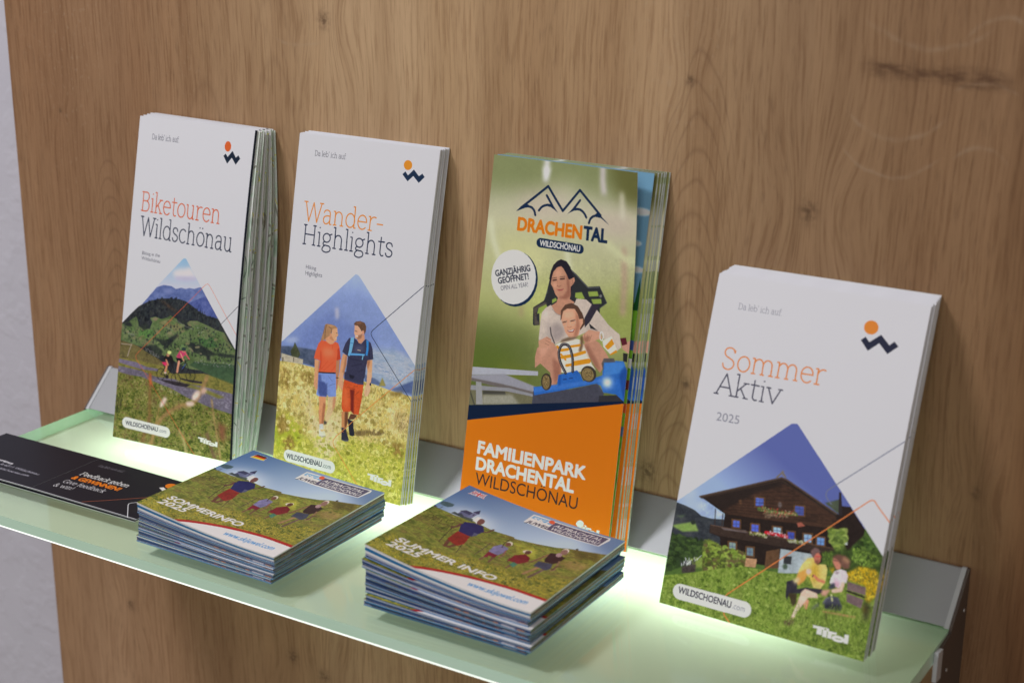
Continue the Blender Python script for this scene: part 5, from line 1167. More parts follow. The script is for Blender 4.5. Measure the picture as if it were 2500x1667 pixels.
def wood_material():
    k = N('oak_veneer'); tc = k.n('ShaderNodeTexCoord'); P = tc.outputs['Object']; sep = k.n('ShaderNodeSeparateXYZ'); k.l(P, sep.inputs[0]); X, Z = sep.outputs[0], sep.outputs[2]
    # slow sideways wander of the grain
    w = k.noise(k.mapping(P, (3, 1, 2.2)), 1.5, 3); wob = k.math('MULTIPLY', k.math('SUBTRACT', w, .5), .022)
    knots = ((.195, .274, .010), (.4335, .258, .006), (.417, .037, .013), (.4386, .093, .007), (.003, -.159, .008), (.154, -.157, .010), (.180, -.165, .010), (.600, .065, .006), (.502, .197, .012), (.070, -.10, .009), (-.03, .20, .004))
    kf = None; x = k.math('ADD', X, wob); kdark = None
    for (kx, kz, r) in knots:
        dx = k.math('SUBTRACT', X, kx); dz = k.math('SUBTRACT', Z, kz); d2 = k.math('ADD', k.math('POWER', k.math('DIVIDE', dx, r*1.6), 2), k.math('POWER', k.math('DIVIDE', dz, r*3.2), 2))
        g = k.math('POWER', 2.718, k.math('MULTIPLY', d2, -1)); x = k.math('ADD', x, k.math('MULTIPLY', k.math('MULTIPLY', g, dx), 1.2))
        c2 = k.math('ADD', k.math('POWER', k.math('DIVIDE', dx, r*.42), 2), k.math('POWER', k.math('DIVIDE', dz, r*.5), 2)); c = k.math('POWER', 2.718, k.math('MULTIPLY', c2, -1))
        kdark = c if kdark is None else k.math('MAXIMUM', kdark, c)
    comb = k.n('ShaderNodeCombineXYZ'); k.l(x, comb.inputs[0]); k.l(Z, comb.inputs[2]); Q = comb.outputs[0]
    broad = k.noise(k.mapping(Q, (1, 1, .12)), 7, 3, .55)
    mid = k.noise(k.mapping(Q, (1, 1, .05)), 45, 4, .6)
    fine = k.noise(k.mapping(Q, (1, 1, .045)), 520, 4, .65)
    base = k.ramp(broad, [(.36, (.370, .212, .110)), (.5, (.448, .280, .155)), (.64, (.525, .345, .204))])
    # tone across the panel: paler in the middle, redder brown towards both sides
    leaf = k.ramp(k.math('MULTIPLY_ADD', x, 1.25, .10), [(0, (.86, .80, .80)), (.13, (.84, .78, .78)), (.28, (.97, .96, .94)), (.42, (1.10, 1.13, 1.13)), (.60, (1.10, 1.12, 1.12)), (.72, (.80, .78, .77)), (.83, (.72, .66, .62)), (.89, (.46, .36, .28)), (1, (.42, .32, .24))])
    base = k.mix(1.0, base, leaf, 'MULTIPLY')
    base = k.mix(.8, base, k.ramp(mid, [(.36, (.84, .80, .77)), (.5, (1, 1, 1)), (.64, (1.07, 1.07, 1.07))]), 'MULTIPLY')
    base = k.mix(.75, base, k.ramp(fine, [(.38, (.74, .68, .63)), (.49, (1, 1, 1)), (.62, (1.10, 1.11, 1.12))]), 'MULTIPLY')
    # cathedral arches of flat-sawn growth rings
    def arches(cx, cz, a, b, per, lo, hi, seed):
        dx = k.math('SUBTRACT', x, cx); dz = k.math('SUBTRACT', cz, Z)
        s_ = k.math('SUBTRACT', dz, k.math('MULTIPLY', k.math('POWER', k.math('DIVIDE', dx, a), 2), b))
        s_ = k.math('ADD', s_, k.math('MULTIPLY', k.noise(k.mapping(P, (1, 1, .5), (seed, 0, 0)), 60, 2), .012))
        ring = k.math('PINGPONG', s_, per); ring = k.math('DIVIDE', ring, per)
        env = k.math('MULTIPLY', k.ramp(s_, [(0, 0.), (lo, 0.), (lo+.01, 1.), (hi, 1.), (min(hi+.06, 1), 0.)]), k.math('POWER', 2.718, k.math('MULTIPLY', k.math('POWER', k.math('DIVIDE', dx, a*1.3), 2), -1)))
        return k.math('MULTIPLY', env, k.ramp(ring, [(0, 1.), (.16, .45), (.34, 0.), (1, 0.)]))
    ar = arches(.012, .176, .017, .035, .006, .0, .13, 3); ar = k.math('MAXIMUM', ar, arches(.441, .285, .024, .075, .0085, .0, .26, 7)); ar = k.math('MAXIMUM', ar, k.math('MULTIPLY', arches(.100, .262, .020, .05, .02, .0, .09, 5), .8)); ar = k.math('MAXIMUM', ar, k.math('MULTIPLY', arches(.155, .40, .02, .06, .02, .1, .25, 9), .5))
    base = k.mix(k.math('MULTIPLY', ar, .34), base, (.17, .086, .045))
    # pores: short dark dashes along the grain, in bands
    pore = k.noise(k.mapping(Q, (1, 1, .11)), 640, 2, .5); band = k.noise(k.mapping(Q, (1, 1, .1), (4, 0, 0)), 16, 2)
    pm = k.math('MULTIPLY', k.ramp(pore, [(.56, 0.), (.68, 1.)]), k.ramp(band, [(.40, .12), (.65, .8)])); base = k.mix(k.math('MULTIPLY', pm, .42), base, (.15, .082, .045))
    fl = k.math('MULTIPLY', k.ramp(k.noise(k.mapping(Q, (1, 1, .6), (9, 0, 2)), 420, 2), [(.6, 0.), (.68, 1.)]), k.ramp(k.noise(k.mapping(Q, (1, 1, .08), (1, 0, 5)), 9, 1), [(.55, 0.), (.68, 1.)])); base = k.mix(k.math('MULTIPLY', fl, .25), base, (.52, .38, .26))
    # pale flecks shaped as shallow bowls, and the dark bark scar at the upper right
    def bowl(cx, cz, wx, sag, th):
        dx = k.math('SUBTRACT', X, cx); u = k.math('DIVIDE', dx, wx); yv = k.math('SUBTRACT', k.math('SUBTRACT', Z, cz), k.math('MULTIPLY', k.math('POWER', u, 2), sag))
        yv = k.math('ADD', yv, k.math('MULTIPLY', k.math('SUBTRACT', k.noise(P, 50, 2), .5), .006))
        return k.math('MULTIPLY', k.math('POWER', 2.718, k.math('MULTIPLY', k.math('POWER', k.math('DIVIDE', yv, th), 2), -1)), k.ramp(k.math('ABSOLUTE', u), [(.75, 1.), (1, 0.)]))
    bo = bowl(.5436, .238, .026, .014, .0013)
    for q in ((.5419, .220, .026, .012, .0011), (.556, .283, .032, .013, .0014), (.592, .300, .02, -.012, .0012), (.586, .268, .016, -.004, .001), (.586, .239, .014, -.008, .0012), (.175, .258, .02, .004, .001)): bo = k.math('MAXIMUM', bo, bowl(*q))
    base = k.mix(k.math('MULTIPLY', k.math('MULTIPLY', bo, k.ramp(k.noise(P, 120, 3), [(.35, .15), (.62, 1.)])), .26), base, (.50, .38, .27))
    sx = k.math('DIVIDE', k.math('SUBTRACT', X, .562), .040); sz = k.math('SUBTRACT', Z, k.math('ADD', .2712, k.math('MULTIPLY', sx, -.0012))); sz = k.math('ADD', sz, k.math('MULTIPLY', k.math('SUBTRACT', k.noise(k.mapping(P, (1, 1, 2)), 70, 4), .5), .009))
    sc = k.math('MULTIPLY', k.math('POWER', 2.718, k.math('MULTIPLY', k.math('POWER', k.math('DIVIDE', sz, .0038), 2), -1)), k.ramp(k.math('ABSOLUTE', sx), [(.7, 1.), (1.02, 0.)])); sc = k.math('MULTIPLY', sc, k.ramp(k.noise(k.mapping(P, (1, 1, 2.5)), 160, 3), [(.35, .35), (.6, 1.)]))
    base = k.mix(k.math('MULTIPLY', sc, .85), base, (.12, .058, .030))
    base = k.mix(k.math('MULTIPLY', kdark, k.ramp(k.noise(P, 330, 4), [(.35, .15), (.6, .8)])), base, (.105, .056, .030))
    k.l(base, k.b.inputs['Base Color']); k.b.inputs['Roughness'].default_value = .52; k.b.inputs['Specular IOR Level'].default_value = .35
    k.bump(k.math('SUBTRACT', fine, k.math('MULTIPLY', pm, .8)), .22, .0006); return k.m

def plaster_material():
    k = N('rough_white_plaster'); tc = k.n('ShaderNodeTexCoord'); P = tc.outputs['Object']
    k.l(k.mix(k.noise(P, 30, 4), (.60, .595, .685), (.66, .655, .75)), k.b.inputs['Base Color']); k.b.inputs['Roughness'].default_value = .9
    h = k.math('ADD', k.ramp(k.noise(P, 75, 2, .4), [(.5, 0.), (.68, 1.)]), k.math('MULTIPLY', k.noise(P, 260, 3), .4)); k.bump(h, .11, .003); return k.m

def print_material(name, img, rough=.45, spec=.2, flip=False):
    k = N(name); tc = k.n('ShaderNodeTexCoord'); q = k.n('ShaderNodeTexImage', image=img, extension='EXTEND'); k.l(tc.outputs['UV'], q.inputs[0]); k.l(q.outputs[0], k.b.inputs['Base Color'])
    k.b.inputs['Roughness'].default_value = rough; k.b.inputs['Specular IOR Level'].default_value = spec
    k.bump(k.noise(tc.outputs['Object'], 18, 2), .06, .003); return k.m

def strips_material(name, cols, scale_v, stretch, seed=0, rough=.6, extra=None):
    """cut edges of a printed sheet: the ink of the bleeding pictures in bits along the edge (v runs along it)"""
    k = N(name); tc = k.n('ShaderNodeTexCoord'); P = k.mapping(tc.outputs['Object'], stretch, (seed, seed*.7, seed*.3)); f = k.noise(P, scale_v, 3, .65)
    n = len(cols); k.l(k.ramp(k.math('MULTIPLY_ADD', k.math('SUBTRACT', f, .5), 2.2, .5), [(i/n, c) for i, c in enumerate(cols)], 'CONSTANT'), k.b.inputs['Base Color']); k.b.inputs['Roughness'].default_value = rough; return k.m

M_paper = plain('white_paper', (.80, .80, .83), .6, var=.03)
M_edge = plain('paper_edge', (.62, .66, .66), .8, var=.12, nscale=400)
M_fold = plain('fold_shadow_line', (.50, .56, .52), .8, var=.2)
M_navy = plain('navy_ink', (.008, .013, .03), .35)
M_blue = plain('blue_ink', (.010, .17, .42), .4)
M_alu = plain('anodised_aluminium', (.39, .40, .435), .45, .12, var=.02)
M_cap = plain('pale_end_cap', (.56, .58, .62), .4, .1)
M_dark = plain('dark_bracket_steel', (.11, .085, .075), .5, .2)
M_screw = plain('screw_metal', (.55, .55, .56), .3, .8)
M_wood = wood_material(); M_plaster = plaster_material()

def glass_materials():
    # satin underside: scatters the light of the strip below it; a share passes straight through
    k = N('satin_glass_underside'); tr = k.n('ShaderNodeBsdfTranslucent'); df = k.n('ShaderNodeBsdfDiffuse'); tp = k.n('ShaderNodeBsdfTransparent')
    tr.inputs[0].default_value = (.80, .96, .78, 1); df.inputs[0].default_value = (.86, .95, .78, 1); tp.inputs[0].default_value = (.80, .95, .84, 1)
    ge = k.n('ShaderNodeNewGeometry'); k.l(k.mix(ge.outputs['Backfacing'], (.18, .21, .17), (.90, .99, .82)), df.inputs[0])   # diffuse colour darkened from below to cut strip light bounced onto the wall
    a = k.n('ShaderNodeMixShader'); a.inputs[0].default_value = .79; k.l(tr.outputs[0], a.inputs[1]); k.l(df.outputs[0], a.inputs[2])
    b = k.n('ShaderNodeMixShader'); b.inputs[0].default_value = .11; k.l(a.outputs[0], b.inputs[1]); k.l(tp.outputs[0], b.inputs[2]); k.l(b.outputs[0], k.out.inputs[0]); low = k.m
    # clear polished top
    k = N('clear_glass_top'); tp = k.n('ShaderNodeBsdfTransparent'); tp.inputs[0].default_value = (.93, .985, .945, 1); gl = k.n('ShaderNodeBsdfGlossy'); gl.inputs['Roughness'].default_value = .06
    tc = k.n('ShaderNodeTexCoord'); k.l(k.ramp(k.noise(tc.outputs['Object'], 28, 4), [(.4, .03), (.65, .14)]), gl.inputs['Roughness']); fr = k.n('ShaderNodeFresnel', i_IOR=1.5); a = k.n('ShaderNodeMixShader'); k.l(fr.outputs[0], a.inputs[0]); k.l(tp.outputs[0], a.inputs[1]); k.l(gl.outputs[0], a.inputs[2]); k.l(a.outputs[0], k.out.inputs[0]); top = k.m
    # ground edge: milky green, paled to stand in for light guided inside the pane
    k = N('ground_glass_edge'); tc = k.n('ShaderNodeTexCoord'); f = k.noise(k.mapping(tc.outputs['Object'], (.15, 1, 1)), 120, 3)
    k.l(k.mix(f, (.58, .90, .68), (.74, .98, .84)), k.b.inputs['Base Color']); k.b.inputs['Roughness'].default_value = .35; edge = k.m
    # bottom arris of the front edge: emission stands in for guided light leaving the pane
    k = N('emissive_glass_arris'); k.b.inputs['Base Color'].default_value = (.8, .95, .85, 1); k.b.inputs['Emission Color'].default_value = (.93, 1, .93, 1); k.b.inputs['Emission Strength'].default_value = 1.2; arr = k.m
    return low, top, edge, arr
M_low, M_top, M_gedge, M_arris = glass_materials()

# ---------------------------------------------------------------- the setting
box('wall', (-1.2, .019, -1.0), (1.6, .12, 1.4), [M_plaster])['kind'] = 'structure'
panel = box('wood_panel', (-.0765, 0, -.9), (1.30, .0185, 1.2), [M_wood], bevel=.0008)
tag(panel, 'tall brown oak veneer panel with knots and a dark scar on the wall', 'wall panel')

shelf = thing('glass_shelf', 'lit green satin glass shelf held by a sloping grey metal rail on the wood panel', 'shelf', (.3, -.09, 0))
def sh(o):
    o.parent = shelf; o.matrix_parent_inverse = Matrix.Translation((-.3, .09, 0)); return o
T = .0082; D = .181; L = .600
bm = bmesh.new()
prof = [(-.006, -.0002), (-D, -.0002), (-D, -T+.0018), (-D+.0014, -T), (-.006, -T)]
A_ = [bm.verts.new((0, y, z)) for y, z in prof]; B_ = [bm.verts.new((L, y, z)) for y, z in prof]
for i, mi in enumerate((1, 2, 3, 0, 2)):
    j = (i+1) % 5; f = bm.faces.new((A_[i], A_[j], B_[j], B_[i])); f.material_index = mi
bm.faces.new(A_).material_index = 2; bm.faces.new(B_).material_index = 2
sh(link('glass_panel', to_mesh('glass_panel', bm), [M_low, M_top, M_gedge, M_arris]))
def prism(name, prof, x0, x1, mats):
    bm = bmesh.new(); a = [bm.verts.new((x0, y, z)) for y, z in prof]; b = [bm.verts.new((x1, y, z)) for y, z in prof]; n = len(prof)
    for i in range(n): bm.faces.new((a[i], a[(i+1) % n], b[(i+1) % n], b[i]))
    bm.faces.new(a); bm.faces.new(b); return sh(link(name, to_mesh(name, bm), mats))
prism('rail', [(-.0006, .0237), (-.0020, .0237), (-.0252, .0010), (-.0240, .0002), (-.0006, .0215)], .0026, L-.0026, [M_alu])
for x0, x1 in ((0, .0025), (L-.0025, L)):
    prism('end_cap', [(-.0004, .0243), (-.0018, .0243), (-.0262, .0006), (-.0240, .0000), (-.0004, .0000)], x0, x1, [M_cap])
prism('clamp', [(-.0004, -T-.0004), (-.0100, -T-.0004), (-.0100, -T-.0030), (-.0004, -T-.0160)], .0, L, [M_dark])
for x0, x1, lx0, lx1, sx in ((-.0016, -.0001, -.0022, -.0003, -.0017), (L+.0001, L+.0016, L+.0003, L+.0024, L+.0017)):
    prism('end_plate', [(-.0004, .0242), (-.0019, .0242), (-.0262, .0004), (-.0262, -.0015), (-.0418, -.0026), (-.0418, -.0230), (-.0290, -.0600), (-.0004, -.0600)], x0, x1, [M_dark])
    prism('clamp_lip', [(-.0420, -.0024), (-.0500, -.0012), (-.0500, -.0175), (-.0420, -.0185)], lx0, lx1, [M_cap])
    for y, z in ((-.0057, .0028), (-.0289, -.0203)):
        bm = bmesh.new(); bmesh.ops.create_uvsphere(bm, u_segments=12, v_segments=8, radius=.0011); bmesh.ops.transform(bm, matrix=Matrix.Translation((sx, y, z)) @ Matrix.Diagonal((.5, 1, 1, 1)), verts=bm.verts)
        sh(link('screw', to_mesh('screw', bm, True), [M_screw]))
# the LED strip of the shelf, under the pane just in front of the clamp, shining up into the glass
strip = area_lamp('light_strip', (.292, -.040, -.042), (.292, -.042, .05), .49, .040, .92, (1.0, .99, .90)); 
sh(strip)

# ---------------------------------------------------------------- artwork on paper
IMG = {}
for nm, (w_, h_, ops) in ART.items():
    cv = Canvas(w_, h_); cv.run(ops); IMG[nm] = print_material('print_'+nm, cv.image('print_'+nm, GAIN))
def paint(nm, w, h, fn, gain=None):
    cv = Canvas(w, h); fn(cv); return print_material('print_'+nm, cv.image('print_'+nm, gain or GAIN))
def map_print(cv):
    f = lambda *a: [(a[i], a[i+1]) for i in range(0, len(a), 2)]
    cv.tex(f(0, 0, 960, 0, 960, 2100, 0, 2100), [(176, 192, 174), (194, 204, 190), (208, 212, 204), (158, 178, 160)], 30, 40, 0, 1)
    r = np.random.default_rng(4)
    for i in range(26):
        p = r.random(2)*(960, 2100); q = [p]; a = r.random()*6.3
        for _ in range(9): a += r.normal(0, .5); p = p+np.array((np.cos(a), np.sin(a)))*60; q.append(p)
        cv.line(smooth(q), 6 if i % 3 else 14, ((150, 150, 140), (206, 200, 96), (110, 126, 116))[i % 3])
def village_print(cv):
    f = lambda *a: [(a[i], a[i+1]) for i in range(0, len(a), 2)]
    cv.poly(f(0, 0, 980, 0, 980, 2100, 0, 2100), (112, 152, 176))
    for x, y, s in ((930, 210, 60), (905, 380, 50), (940, 520, 50), (600, 300, 90)): cv.poly([(x+s*math.cos(t), y+s*.35*math.sin(t)) for t in np.linspace(0, 6.28, 20)], (216, 222, 228), 6)
    cv.tex(f(0, 720, 980, 700, 980, 2100, 0, 2100), [(96, 150, 40), (120, 170, 52), (82, 132, 40)], 20, 20, 0, 1)
    for x in range(20, 980, 34): cv.poly(f(x-22, 740, x, 600+40*math.sin(x), x+22, 740), (30, 84, 44))
    for y, c in ((900, (60, 80, 140)), (1000, (214, 216, 218)), (1120, (110, 44, 40)), (1250, (196, 90, 40)), (1380, (70, 106, 150))): cv.poly(f(930, y, 985, y+6, 985, y+60, 935, y+52), c)
M_map = paint('map', 960, 2100, map_print)
_t = M_map.node_tree; _oi = _t.nodes.new('ShaderNodeObjectInfo'); _mp = _t.nodes.new('ShaderNodeMapping'); _sc = _t.nodes.new('ShaderNodeVectorMath'); _sc.operation = 'SCALE'; _sc.inputs[0].default_value = (-.5, 1, 0)
_tc = [n for n in _t.nodes if n.type == 'TEX_COORD'][0]; _im = [n for n in _t.nodes if n.type == 'TEX_IMAGE'][0]; _im.extension = 'REPEAT'   # each fold shows another piece of the map
_t.links.new(_oi.outputs['Random'], _sc.inputs['Scale']); _t.links.new(_sc.outputs[0], _mp.inputs['Location']); _t.links.new(_tc.outputs['UV'], _mp.inputs['Vector']); _t.links.new(_mp.outputs[0], _im.inputs[0]); M_village = paint('village', 980, 2100, village_print)
RM = random.Random(5)
def qpt(a, b, c, t): return a*(1-t)**2+2*b*t*(1-t)+c*t*t
def mm(*a): return tuple(x*.001 for x in a)

# ---- four standing stacks of leaflets, each leaflet a thing of its own
ORD = ['front', 'second', 'third', 'fourth', 'fifth', 'sixth', 'seventh', 'eighth']
def leaf_sheet(root, name, loc, f, nu, nv, th, mats): 
    o = sheet(name, lambda u, v: Vector(f(u, v))-Vector(loc), nu, nv, th, mats, root); return o
# bike maps: they fan open, front one leaning, the last one almost flat on the wood
def bike_f(k, s):
    """surface of sheet s (0..1) within the fan: 0 = front cover, 1 = the sheet nearest the wall"""
    yb = (-.0545*(1-s)+-.036*s, -.0482*(1-s)+-.033*s); ym = -.0335*(1-s)+-.0075*s; yt = -.012*(1-s)-.0012*s; xl = .0535*(1-s)+.0560*s; xr = .1502*(1-s)+.1536*s
    def f(u, v):
        y0 = yb[0]*(1-u)+yb[1]*u; y1 = 2*ym-.5*(y0+yt); return Vector((xl+(xr-xl)*u+(.0012*v*(1-s)), qpt(y0, y1, yt, v), .0003+(.2055+.0012*s*(1-u))*v))
    return f
for k in range(4):
    loc = (.104, -.050+.004*k, 0); s0 = k/4*1.02
    root = thing('bike_map', ('white bike tour map leaflet with orange title, frontmost of the leftmost standing stack', 'second bike map from the front in the leftmost standing stack', 'third bike map from the front in the leftmost standing stack', 'hindmost bike map of the leftmost standing stack, bent along the wood panel')[k], 'leaflet', loc, 'bike map leaflets in the leftmost standing stack')
    leaf_sheet(root, 'cover', loc, bike_f(k, s0), 6, 16, .00035, [IMG['bike'], M_edge, M_paper, M_paper])
    for j in range(4):
        s = s0+.014+.050*(j+1)+RM.uniform(-.008, .008); dx = .0008+.0005*j+RM.uniform(0, .0006); g = bike_f(k, min(s, 1.0))
        leaf_sheet(root, 'map_fold', loc, (lambda g, dx, ph, jj: lambda u, v: g(u, v)+Vector((dx+.0003*math.sin(5*v+ph), .0002+.0007*u*math.sin(7*v+ph)*math.sin(math.pi*v), -.0003-.0008*(jj % 2))))(g, dx, RM.uniform(0, 6), j), 4, 16, .00028, [M_map if j != 2 else M_paper, M_fold, M_paper, M_paper])

def straight_stack(kind, n, front, back, thk, img, labels, cat, group, inner, width_seed, parts):
    rr = random.Random(width_seed); out = []
    for k in range(n):
        t = k/(n-1); c = [Vector(a)*(1-t)+Vector(b)*t for a, b in zip(front, back)]; jx = 0 if k in (0, n-1) else rr.uniform(-.0006, .0006); jz = 0 if k in (0,) else rr.uniform(-.0006, .0005)
        c = [p+Vector((jx, 0, jz*.5+(.0002 if p.z < .01 else 0))) for p in c]; loc = (c[0]+c[1])/2
        root = thing(kind, labels[k], cat, loc, group); f = bil(*c); sag = -.0015 if k else 0
        g = (lambda f, bw: lambda u, v: f(u, v)+Vector((0, -bw*math.sin(math.pi*v), 0)))(f, .0012+.0002*math.sin(3.1*k))
        parts(root, loc, g, k, thk); out.append(root)
    return out
# hiking leaflets
def hike_parts(root, loc, g, k, thk):
    leaf_sheet(root, 'cover', loc, g, 4, 12, .00022, [IMG['hike'], M_edge, M_paper, M_edge])
    off = lambda d, dx: (lambda u, v: g(u, v)+Vector((dx, d, -.0002)))
    leaf_sheet(root, 'inner_panel', loc, off(.00030, .0003), 2, 12, .00018, [M_paper, M_edge, M_paper, M_hikeedge]); leaf_sheet(root, 'back_panel', loc, off(.00056, .0001), 2, 12, .00018, [IMG['hike'], M_edge, M_paper, M_edge])
M_hikeedge = strips_material('hike_top_edge', [(.10, .08, .03), (.5, .42, .12), (.7, .7, .7), (.05, .05, .04), (.75, .75, .76)], 180, (1, .2, .2), 2)
straight_stack('hiking_leaflet', 7, [mm(180.4, -45.6, .2), mm(278.4, -46.4, .2), mm(180.4, -7.2, 206.6), mm(282.1, -7.2, 207)], [mm(182.4, -39.4, .2), mm(282.6, -40.6, .2), mm(182.0, -.8, 207.1), mm(283.8, -.8, 207.1)], .0008, 'hike',
    ['white hiking leaflet showing a walking couple, frontmost of the second standing stack']+['%s hiking leaflet from the front of the second standing stack, a thin white edge' % ORD[k] for k in range(1, 6)]+['hindmost hiking leaflet of the second standing stack, touching the wood panel'], 'leaflet', 'hiking leaflets in the second standing stack', None, 3, hike_parts)
# adventure park leaflets: the first cover curls forward at its upper right corner, showing the blue panel behind it
def park_parts(root, loc, g, k, thk):
    if k == 0:
        cf = bil(mm(314.8, -40.4, .2), mm(412.6, -38.6, .2), mm(318.6, -7.5, 208.3), mm(415.5, -8.5, 209))
        curl = lambda u, v: cf(u, v)+Vector((-.0031, -.0070, .0010))*(u*u*max(0, (v-.5)/.5)**1.7)
        leaf_sheet(root, 'cover', loc, curl, 10, 14, .00025, [IMG['park'], M_edge, M_paper, M_edge]); leaf_sheet(root, 'inner_panel', loc, lambda u, v: bil(mm(315.2, -39.4, .2), mm(412.4, -36.6, .2), mm(319.6, -5.6, 208.3), mm(417.4, -5.6, 208.4))(u, v), 4, 12, .0003, [M_village, M_edge, M_paper, M_sky])
    else:
        leaf_sheet(root, 'cover', loc, g, 4, 12, .00022, [IMG['park'], M_edge, M_paper, M_edge]); leaf_sheet(root, 'inner_panel', loc, lambda u, v: g(u, v)+Vector((.0005, .0004, 0)), 2, 12, .0003, [M_pale, M_pale, M_paper, M_sky])
M_sky = plain('sky_blue_print', (.26, .42, .52), .5); M_pale = strips_material('pale_printed_edge', [(.52, .60, .56), (.30, .40, .20), (.60, .64, .62), (.44, .52, .36), (.62, .66, .66), (.36, .42, .44)], 30, (.05, .05, 1), 3)
straight_stack('park_leaflet', 6, [mm(315.6, -37.2, .2), mm(413.6, -35.4, .2), mm(319.8, -5.0, 208.3), mm(417.6, -5.0, 208.4)], [mm(322, -32.6, .2), mm(420.5, -31.4, .2), mm(324.5, -.9, 208.9), mm(423.8, -.9, 209.1)], .0008, 'park',
    ['orange and green family park leaflet with sled riders, frontmost of its stack']+['%s family park leaflet from the front of the third standing stack, a striped edge' % ORD[k] for k in range(1, 5)]+['hindmost family park leaflet of the third standing stack, against the wood panel'], 'leaflet', 'family park leaflets in the third standing stack', None, 7, park_parts)
# summer booklets, stapled and thicker
def summer_parts(root, loc, g, k, thk):
    leaf_sheet(root, 'cover', loc, g, 4, 10, .0003, [IMG['summer'], M_edge, M_paper, M_edge])
    pg = leaf_sheet(root, 'pages', loc, lambda u, v: g(.002+.994*u, .001+.997*v)+Vector((.0003, .00042, -.0002)), 3, 10, lambda u, v: .0011+.0003*u, [M_paper, M_pages, M_paper, M_pages])
    leaf_sheet(root, 'back_cover', loc, lambda u, v: g(u, v)+Vector((.0001, .0020, 0)), 3, 10, .00025, [M_paper, M_edge, M_paper, M_edge])
def pages_material():
    k = N('page_block_edge'); tc = k.n('ShaderNodeTexCoord'); sp = k.n('ShaderNodeSeparateXYZ'); k.l(tc.outputs['UV'], sp.inputs[0]); w = k.math('PINGPONG', k.math('MULTIPLY', sp.outputs[0], 6), .5)
    c = k.mix(k.ramp(w, [(.0, 0.), (.5, 1.)]), (.48, .50, .53), (.78, .80, .82)); c = k.mix(k.ramp(k.noise(k.mapping(tc.outputs['Object'], (1, 1, .5)), 140, 3), [(.62, 0.), (.72, .5)]), c, (.25, .25, .22)); k.l(c, k.b.inputs['Base Color']); k.b.inputs['Roughness'].default_value = .75; return k.m
M_pages = pages_material()
straight_stack('summer_booklet', 5, [mm(463.6, -76.8, .2), mm(574.8, -80.4, .2), mm(460.0, -11.5, 161.6), mm(572.6, -11.5, 161.8)], [mm(465.5, -64.5, .2), mm(575.4, -67.5, .2), mm(463.4, -2.8, 164.4), mm(573.8, -2.8, 164.8)], .0019, 'summer',
    ['white summer programme booklet showing a wooden chalet, frontmost of the rightmost standing stack', 'second summer booklet of the rightmost standing stack, behind a dark gap', 'third summer booklet of the rightmost standing stack, middle of its grey page edges', 'fourth summer booklet of the rightmost standing stack, one before the wood panel', 'hindmost summer booklet of the rightmost standing stack, leaning on the wood panel'], 'booklet', 'summer booklets in the rightmost standing stack', None, 11, summer_parts)

# ---- two low stacks of square booklets
SIDE = [strips_material('printed_edge_a', [(0.034, 0.061, 0.020), (0.136, 0.163, 0.048), (0.020, 0.088, 0.163), (0.048, 0.102, 0.068), (0.204, 0.204, 0.068), (0.109, 0.163, 0.163), (0.020, 0.048, 0.041)], 260, (.30, .14, 2.2), 1),
        strips_material('printed_edge_b', [(0.020, 0.082, 0.204), (0.041, 0.129, 0.245), (0.150, 0.231, 0.286), (0.014, 0.048, 0.136), (0.082, 0.136, 0.068), (0.027, 0.095, 0.231)], 240, (.30, .10, 1.6), 4),
        strips_material('printed_edge_c', [(0.048, 0.082, 0.034), (0.177, 0.184, 0.054), (0.027, 0.054, 0.027), (0.231, 0.088, 0.034), (0.054, 0.116, 0.109), (0.136, 0.177, 0.082)], 280, (.30, .16, 2.0), 6)]
FRONT = [strips_material('photo_edge', [(.42, .43, .55), (.24, .13, .08), (.02, .04, .11), (.01, .04, .16), (.04, .05, .08), (.30, .11, .05), (.02, .06, .2), (.42, .40, .50)], 46, (1, .02, .02), 2),
         M_paper, plain('lilac_page', (.36, .40, .54), .6, var=.15), plain('deep_blue_page', (.006, .045, .19), .5)]
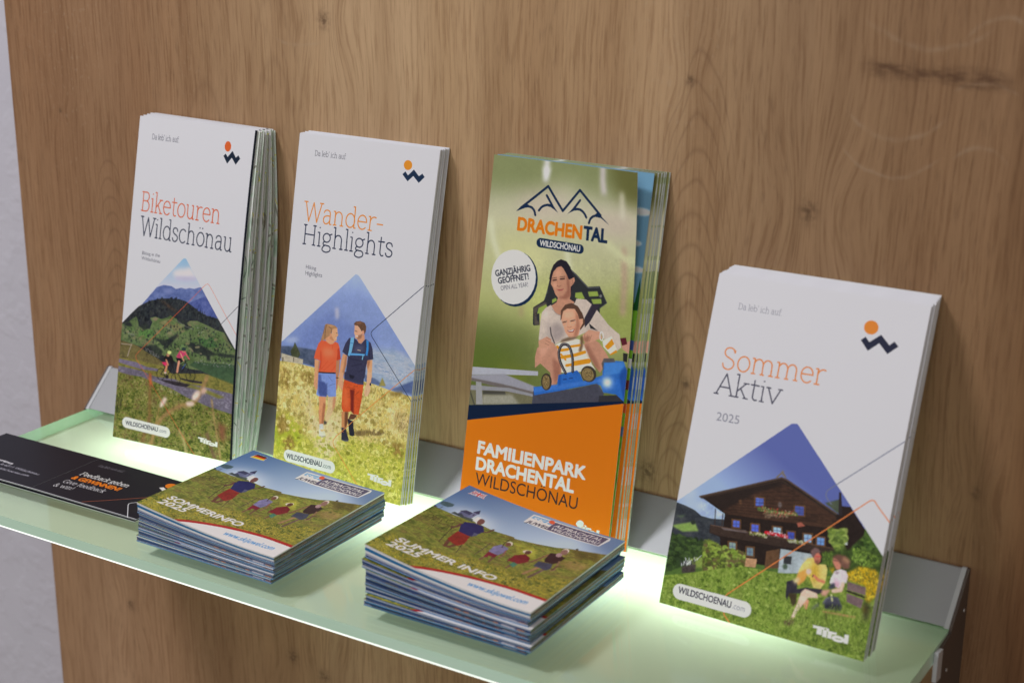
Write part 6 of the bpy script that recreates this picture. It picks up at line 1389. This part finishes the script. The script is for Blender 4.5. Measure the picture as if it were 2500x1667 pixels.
def square_stack(name, cover, x0, y0, ang, n, hr0, hr1, hl0, hl1, labels, group, seed):
    """n booklets of 98 mm; right edges hr (front, back) high in all, left edges hl: they gape open towards the left"""
    rr = random.Random(seed); ca, sa = math.cos(ang), math.sin(ang); S = .098
    wts = [rr.uniform(.7, 1.35) for _ in range(n-1)]; acc = [0]+[sum(wts[:i+1])/sum(wts) for i in range(n-1)]
    for k in range(n):
        b = n-1-k                                      # k counts from the top, b from the bottom
        dx, dy, da = (0, 0, 0) if k == 0 else (rr.uniform(-.0022, .0012), rr.uniform(-.0014, .0014), rr.uniform(-.012, .012))
        loc = Vector((x0+S/2, y0+S/2, .0002+hr0*b/n)); root = thing(name, labels[k], 'booklet', loc, group)
        def height(s):
            """surface through the stack at the share s of its height"""
            gape = s**1.25
            return lambda u, v: s*((hr0*(1-v)+hr1*v))+gape*((hl0-hr0)*(1-v)+(hl1-hr1)*v)*(1-u)**1.7
        def surf(s, inset=0, dz=0, sl=0):
            h = height(s)
            def f(u, v):
                a = (-.5+u)*S*(1-inset)+dx+sl; c = (-.5+v)*S*(1-inset)+dy; q = ang+da; return Vector((a*math.cos(q)-c*math.sin(q), a*math.sin(q)+c*math.cos(q), .0004+h(u, v)+dz-loc.z))
            return f
        tp = .27 if n == 6 else .22; lo, hi = (1-tp, 1) if k == 0 else (acc[b]*(1-tp), acc[min(b+1, n-1)]*(1-tp)); st = hi-lo; A = lambda t: lo+st*t
        sheet('cover', surf(A(.985)), 10, 6, .00026, [cover, M_paper if k == 0 else SIDE[(k+1) % 3], M_blue if k == 0 else M_paper, M_paper if k == 0 else FRONT[(b+2) % 4]], root)
        gap = .30 if k == 0 else .12
        def block(nm, t0, t1, mats, inset):
            f0, f1 = surf(A(t0), inset), surf(A(t1), inset)
            sheet(nm, f1, 10, 4, lambda u, v: max((f1(u, v)-f0(u, v)).z, .0001), mats, root)
        sd = SIDE[(k+seed) % 3]; s2 = SIDE[(k+seed+1) % 3]
        if k == 0:
            block('inner_page', .80, .93, [M_paper, M_paper, M_paper, M_paper], .003); block('inner_page', .58, .76, [M_blue, sd, M_paper, M_blue], .004); block('inner_page', .42, .55, [M_paper, sd, M_paper, M_paper], .006); block('inner_page', .30, .40, [M_paper, s2, M_paper, FRONT[2]], .004); block('inner_page', .17, .27, [M_paper, s2, M_paper, FRONT[3]], .005)
        else:
            jt = rr.uniform(-.05, .05)
            for q, (t0, t1, fm) in enumerate(((.76, .92, FRONT[2] if b % 3 else M_paper), (.52, .74, FRONT[3]), (.34, .50, FRONT[0]), (.19, .33, FRONT[(3, 0, 2)[b % 3]]))): block('inner_page', t0+jt*(q in (1, 2)), t1+jt*(q in (0, 1)) if q else t1, [M_paper, (sd, s2, SIDE[(b+q) % 3], s2)[q], M_paper, fm], .003+.001*(q % 3))
        sheet('back_cover', surf(A(.17)), 8, 4, .00055, [M_paper, M_blue, M_blue, M_blue], root)
l1 = ['square booklet with a German flag and hikers, topmost of the left low stack']+['%s square booklet counted from the top of the left low stack' % ORD[k] for k in range(1, 5)]+['lowest square booklet of the left low stack, lying on the glass shelf']
square_stack('square_booklet', IMG['sommerinfo'], .1851, -.1665, -.012, 6, .0160, .0178, .0243, .0228, l1, 'square booklets in the left low stack', 2)
l2 = ['square booklet with a British flag and hikers, topmost of the right low stack']+['%s square booklet counted from the top of the right low stack' % ORD[k] for k in range(1, 6)]+['lowest square booklet of the right low stack, lying on the glass shelf']
square_stack('square_booklet', IMG['summerinfo'], .3385, -.1622, 0, 7, .0240, .0232, .0358, .0330, l2, 'square booklets in the right low stack', 5)

# ---- the dark folded feedback card, opened out flat
card = thing('feedback_card', 'dark folded feedback card lying open on the glass left of the low stacks', 'card', mm(77.2, -118, .3)); cl = Vector(mm(77.2, -118, .3))
M_cardback = plain('card_black', (.010, .010, .016), .4)
cs = [IMG['card_front'], M_edge, M_cardback, M_edge]
sheet('front_leaf', lambda u, v: bil(mm(77.0, -146.9, 1.9), mm(162.3, -145.9, 1.2), mm(77.6, -89.6, 1.9), mm(163, -89.4, 1.2))(u, v)-cl, 6, 4, .0003, cs, card)
sheet('back_leaf', lambda u, v: bil(mm(-8.0, -147.4, 1.4), mm(76.9, -146.9, 1.9), mm(-7.4, -89.4, 1.4), mm(77.5, -89.6, 1.9))(u, v)-cl, 6, 4, .0003, [IMG['card_back'], M_edge, M_cardback, M_edge], card)
sheet('under_leaf', lambda u, v: bil(mm(-7.5, -148.8, .6), mm(162.8, -147.2, .6), mm(-7.0, -90.5, .6), mm(162.6, -90.2, .6))(u, v)-cl, 6, 4, .0003, [M_cardback, M_edge, M_cardback, M_edge], card)
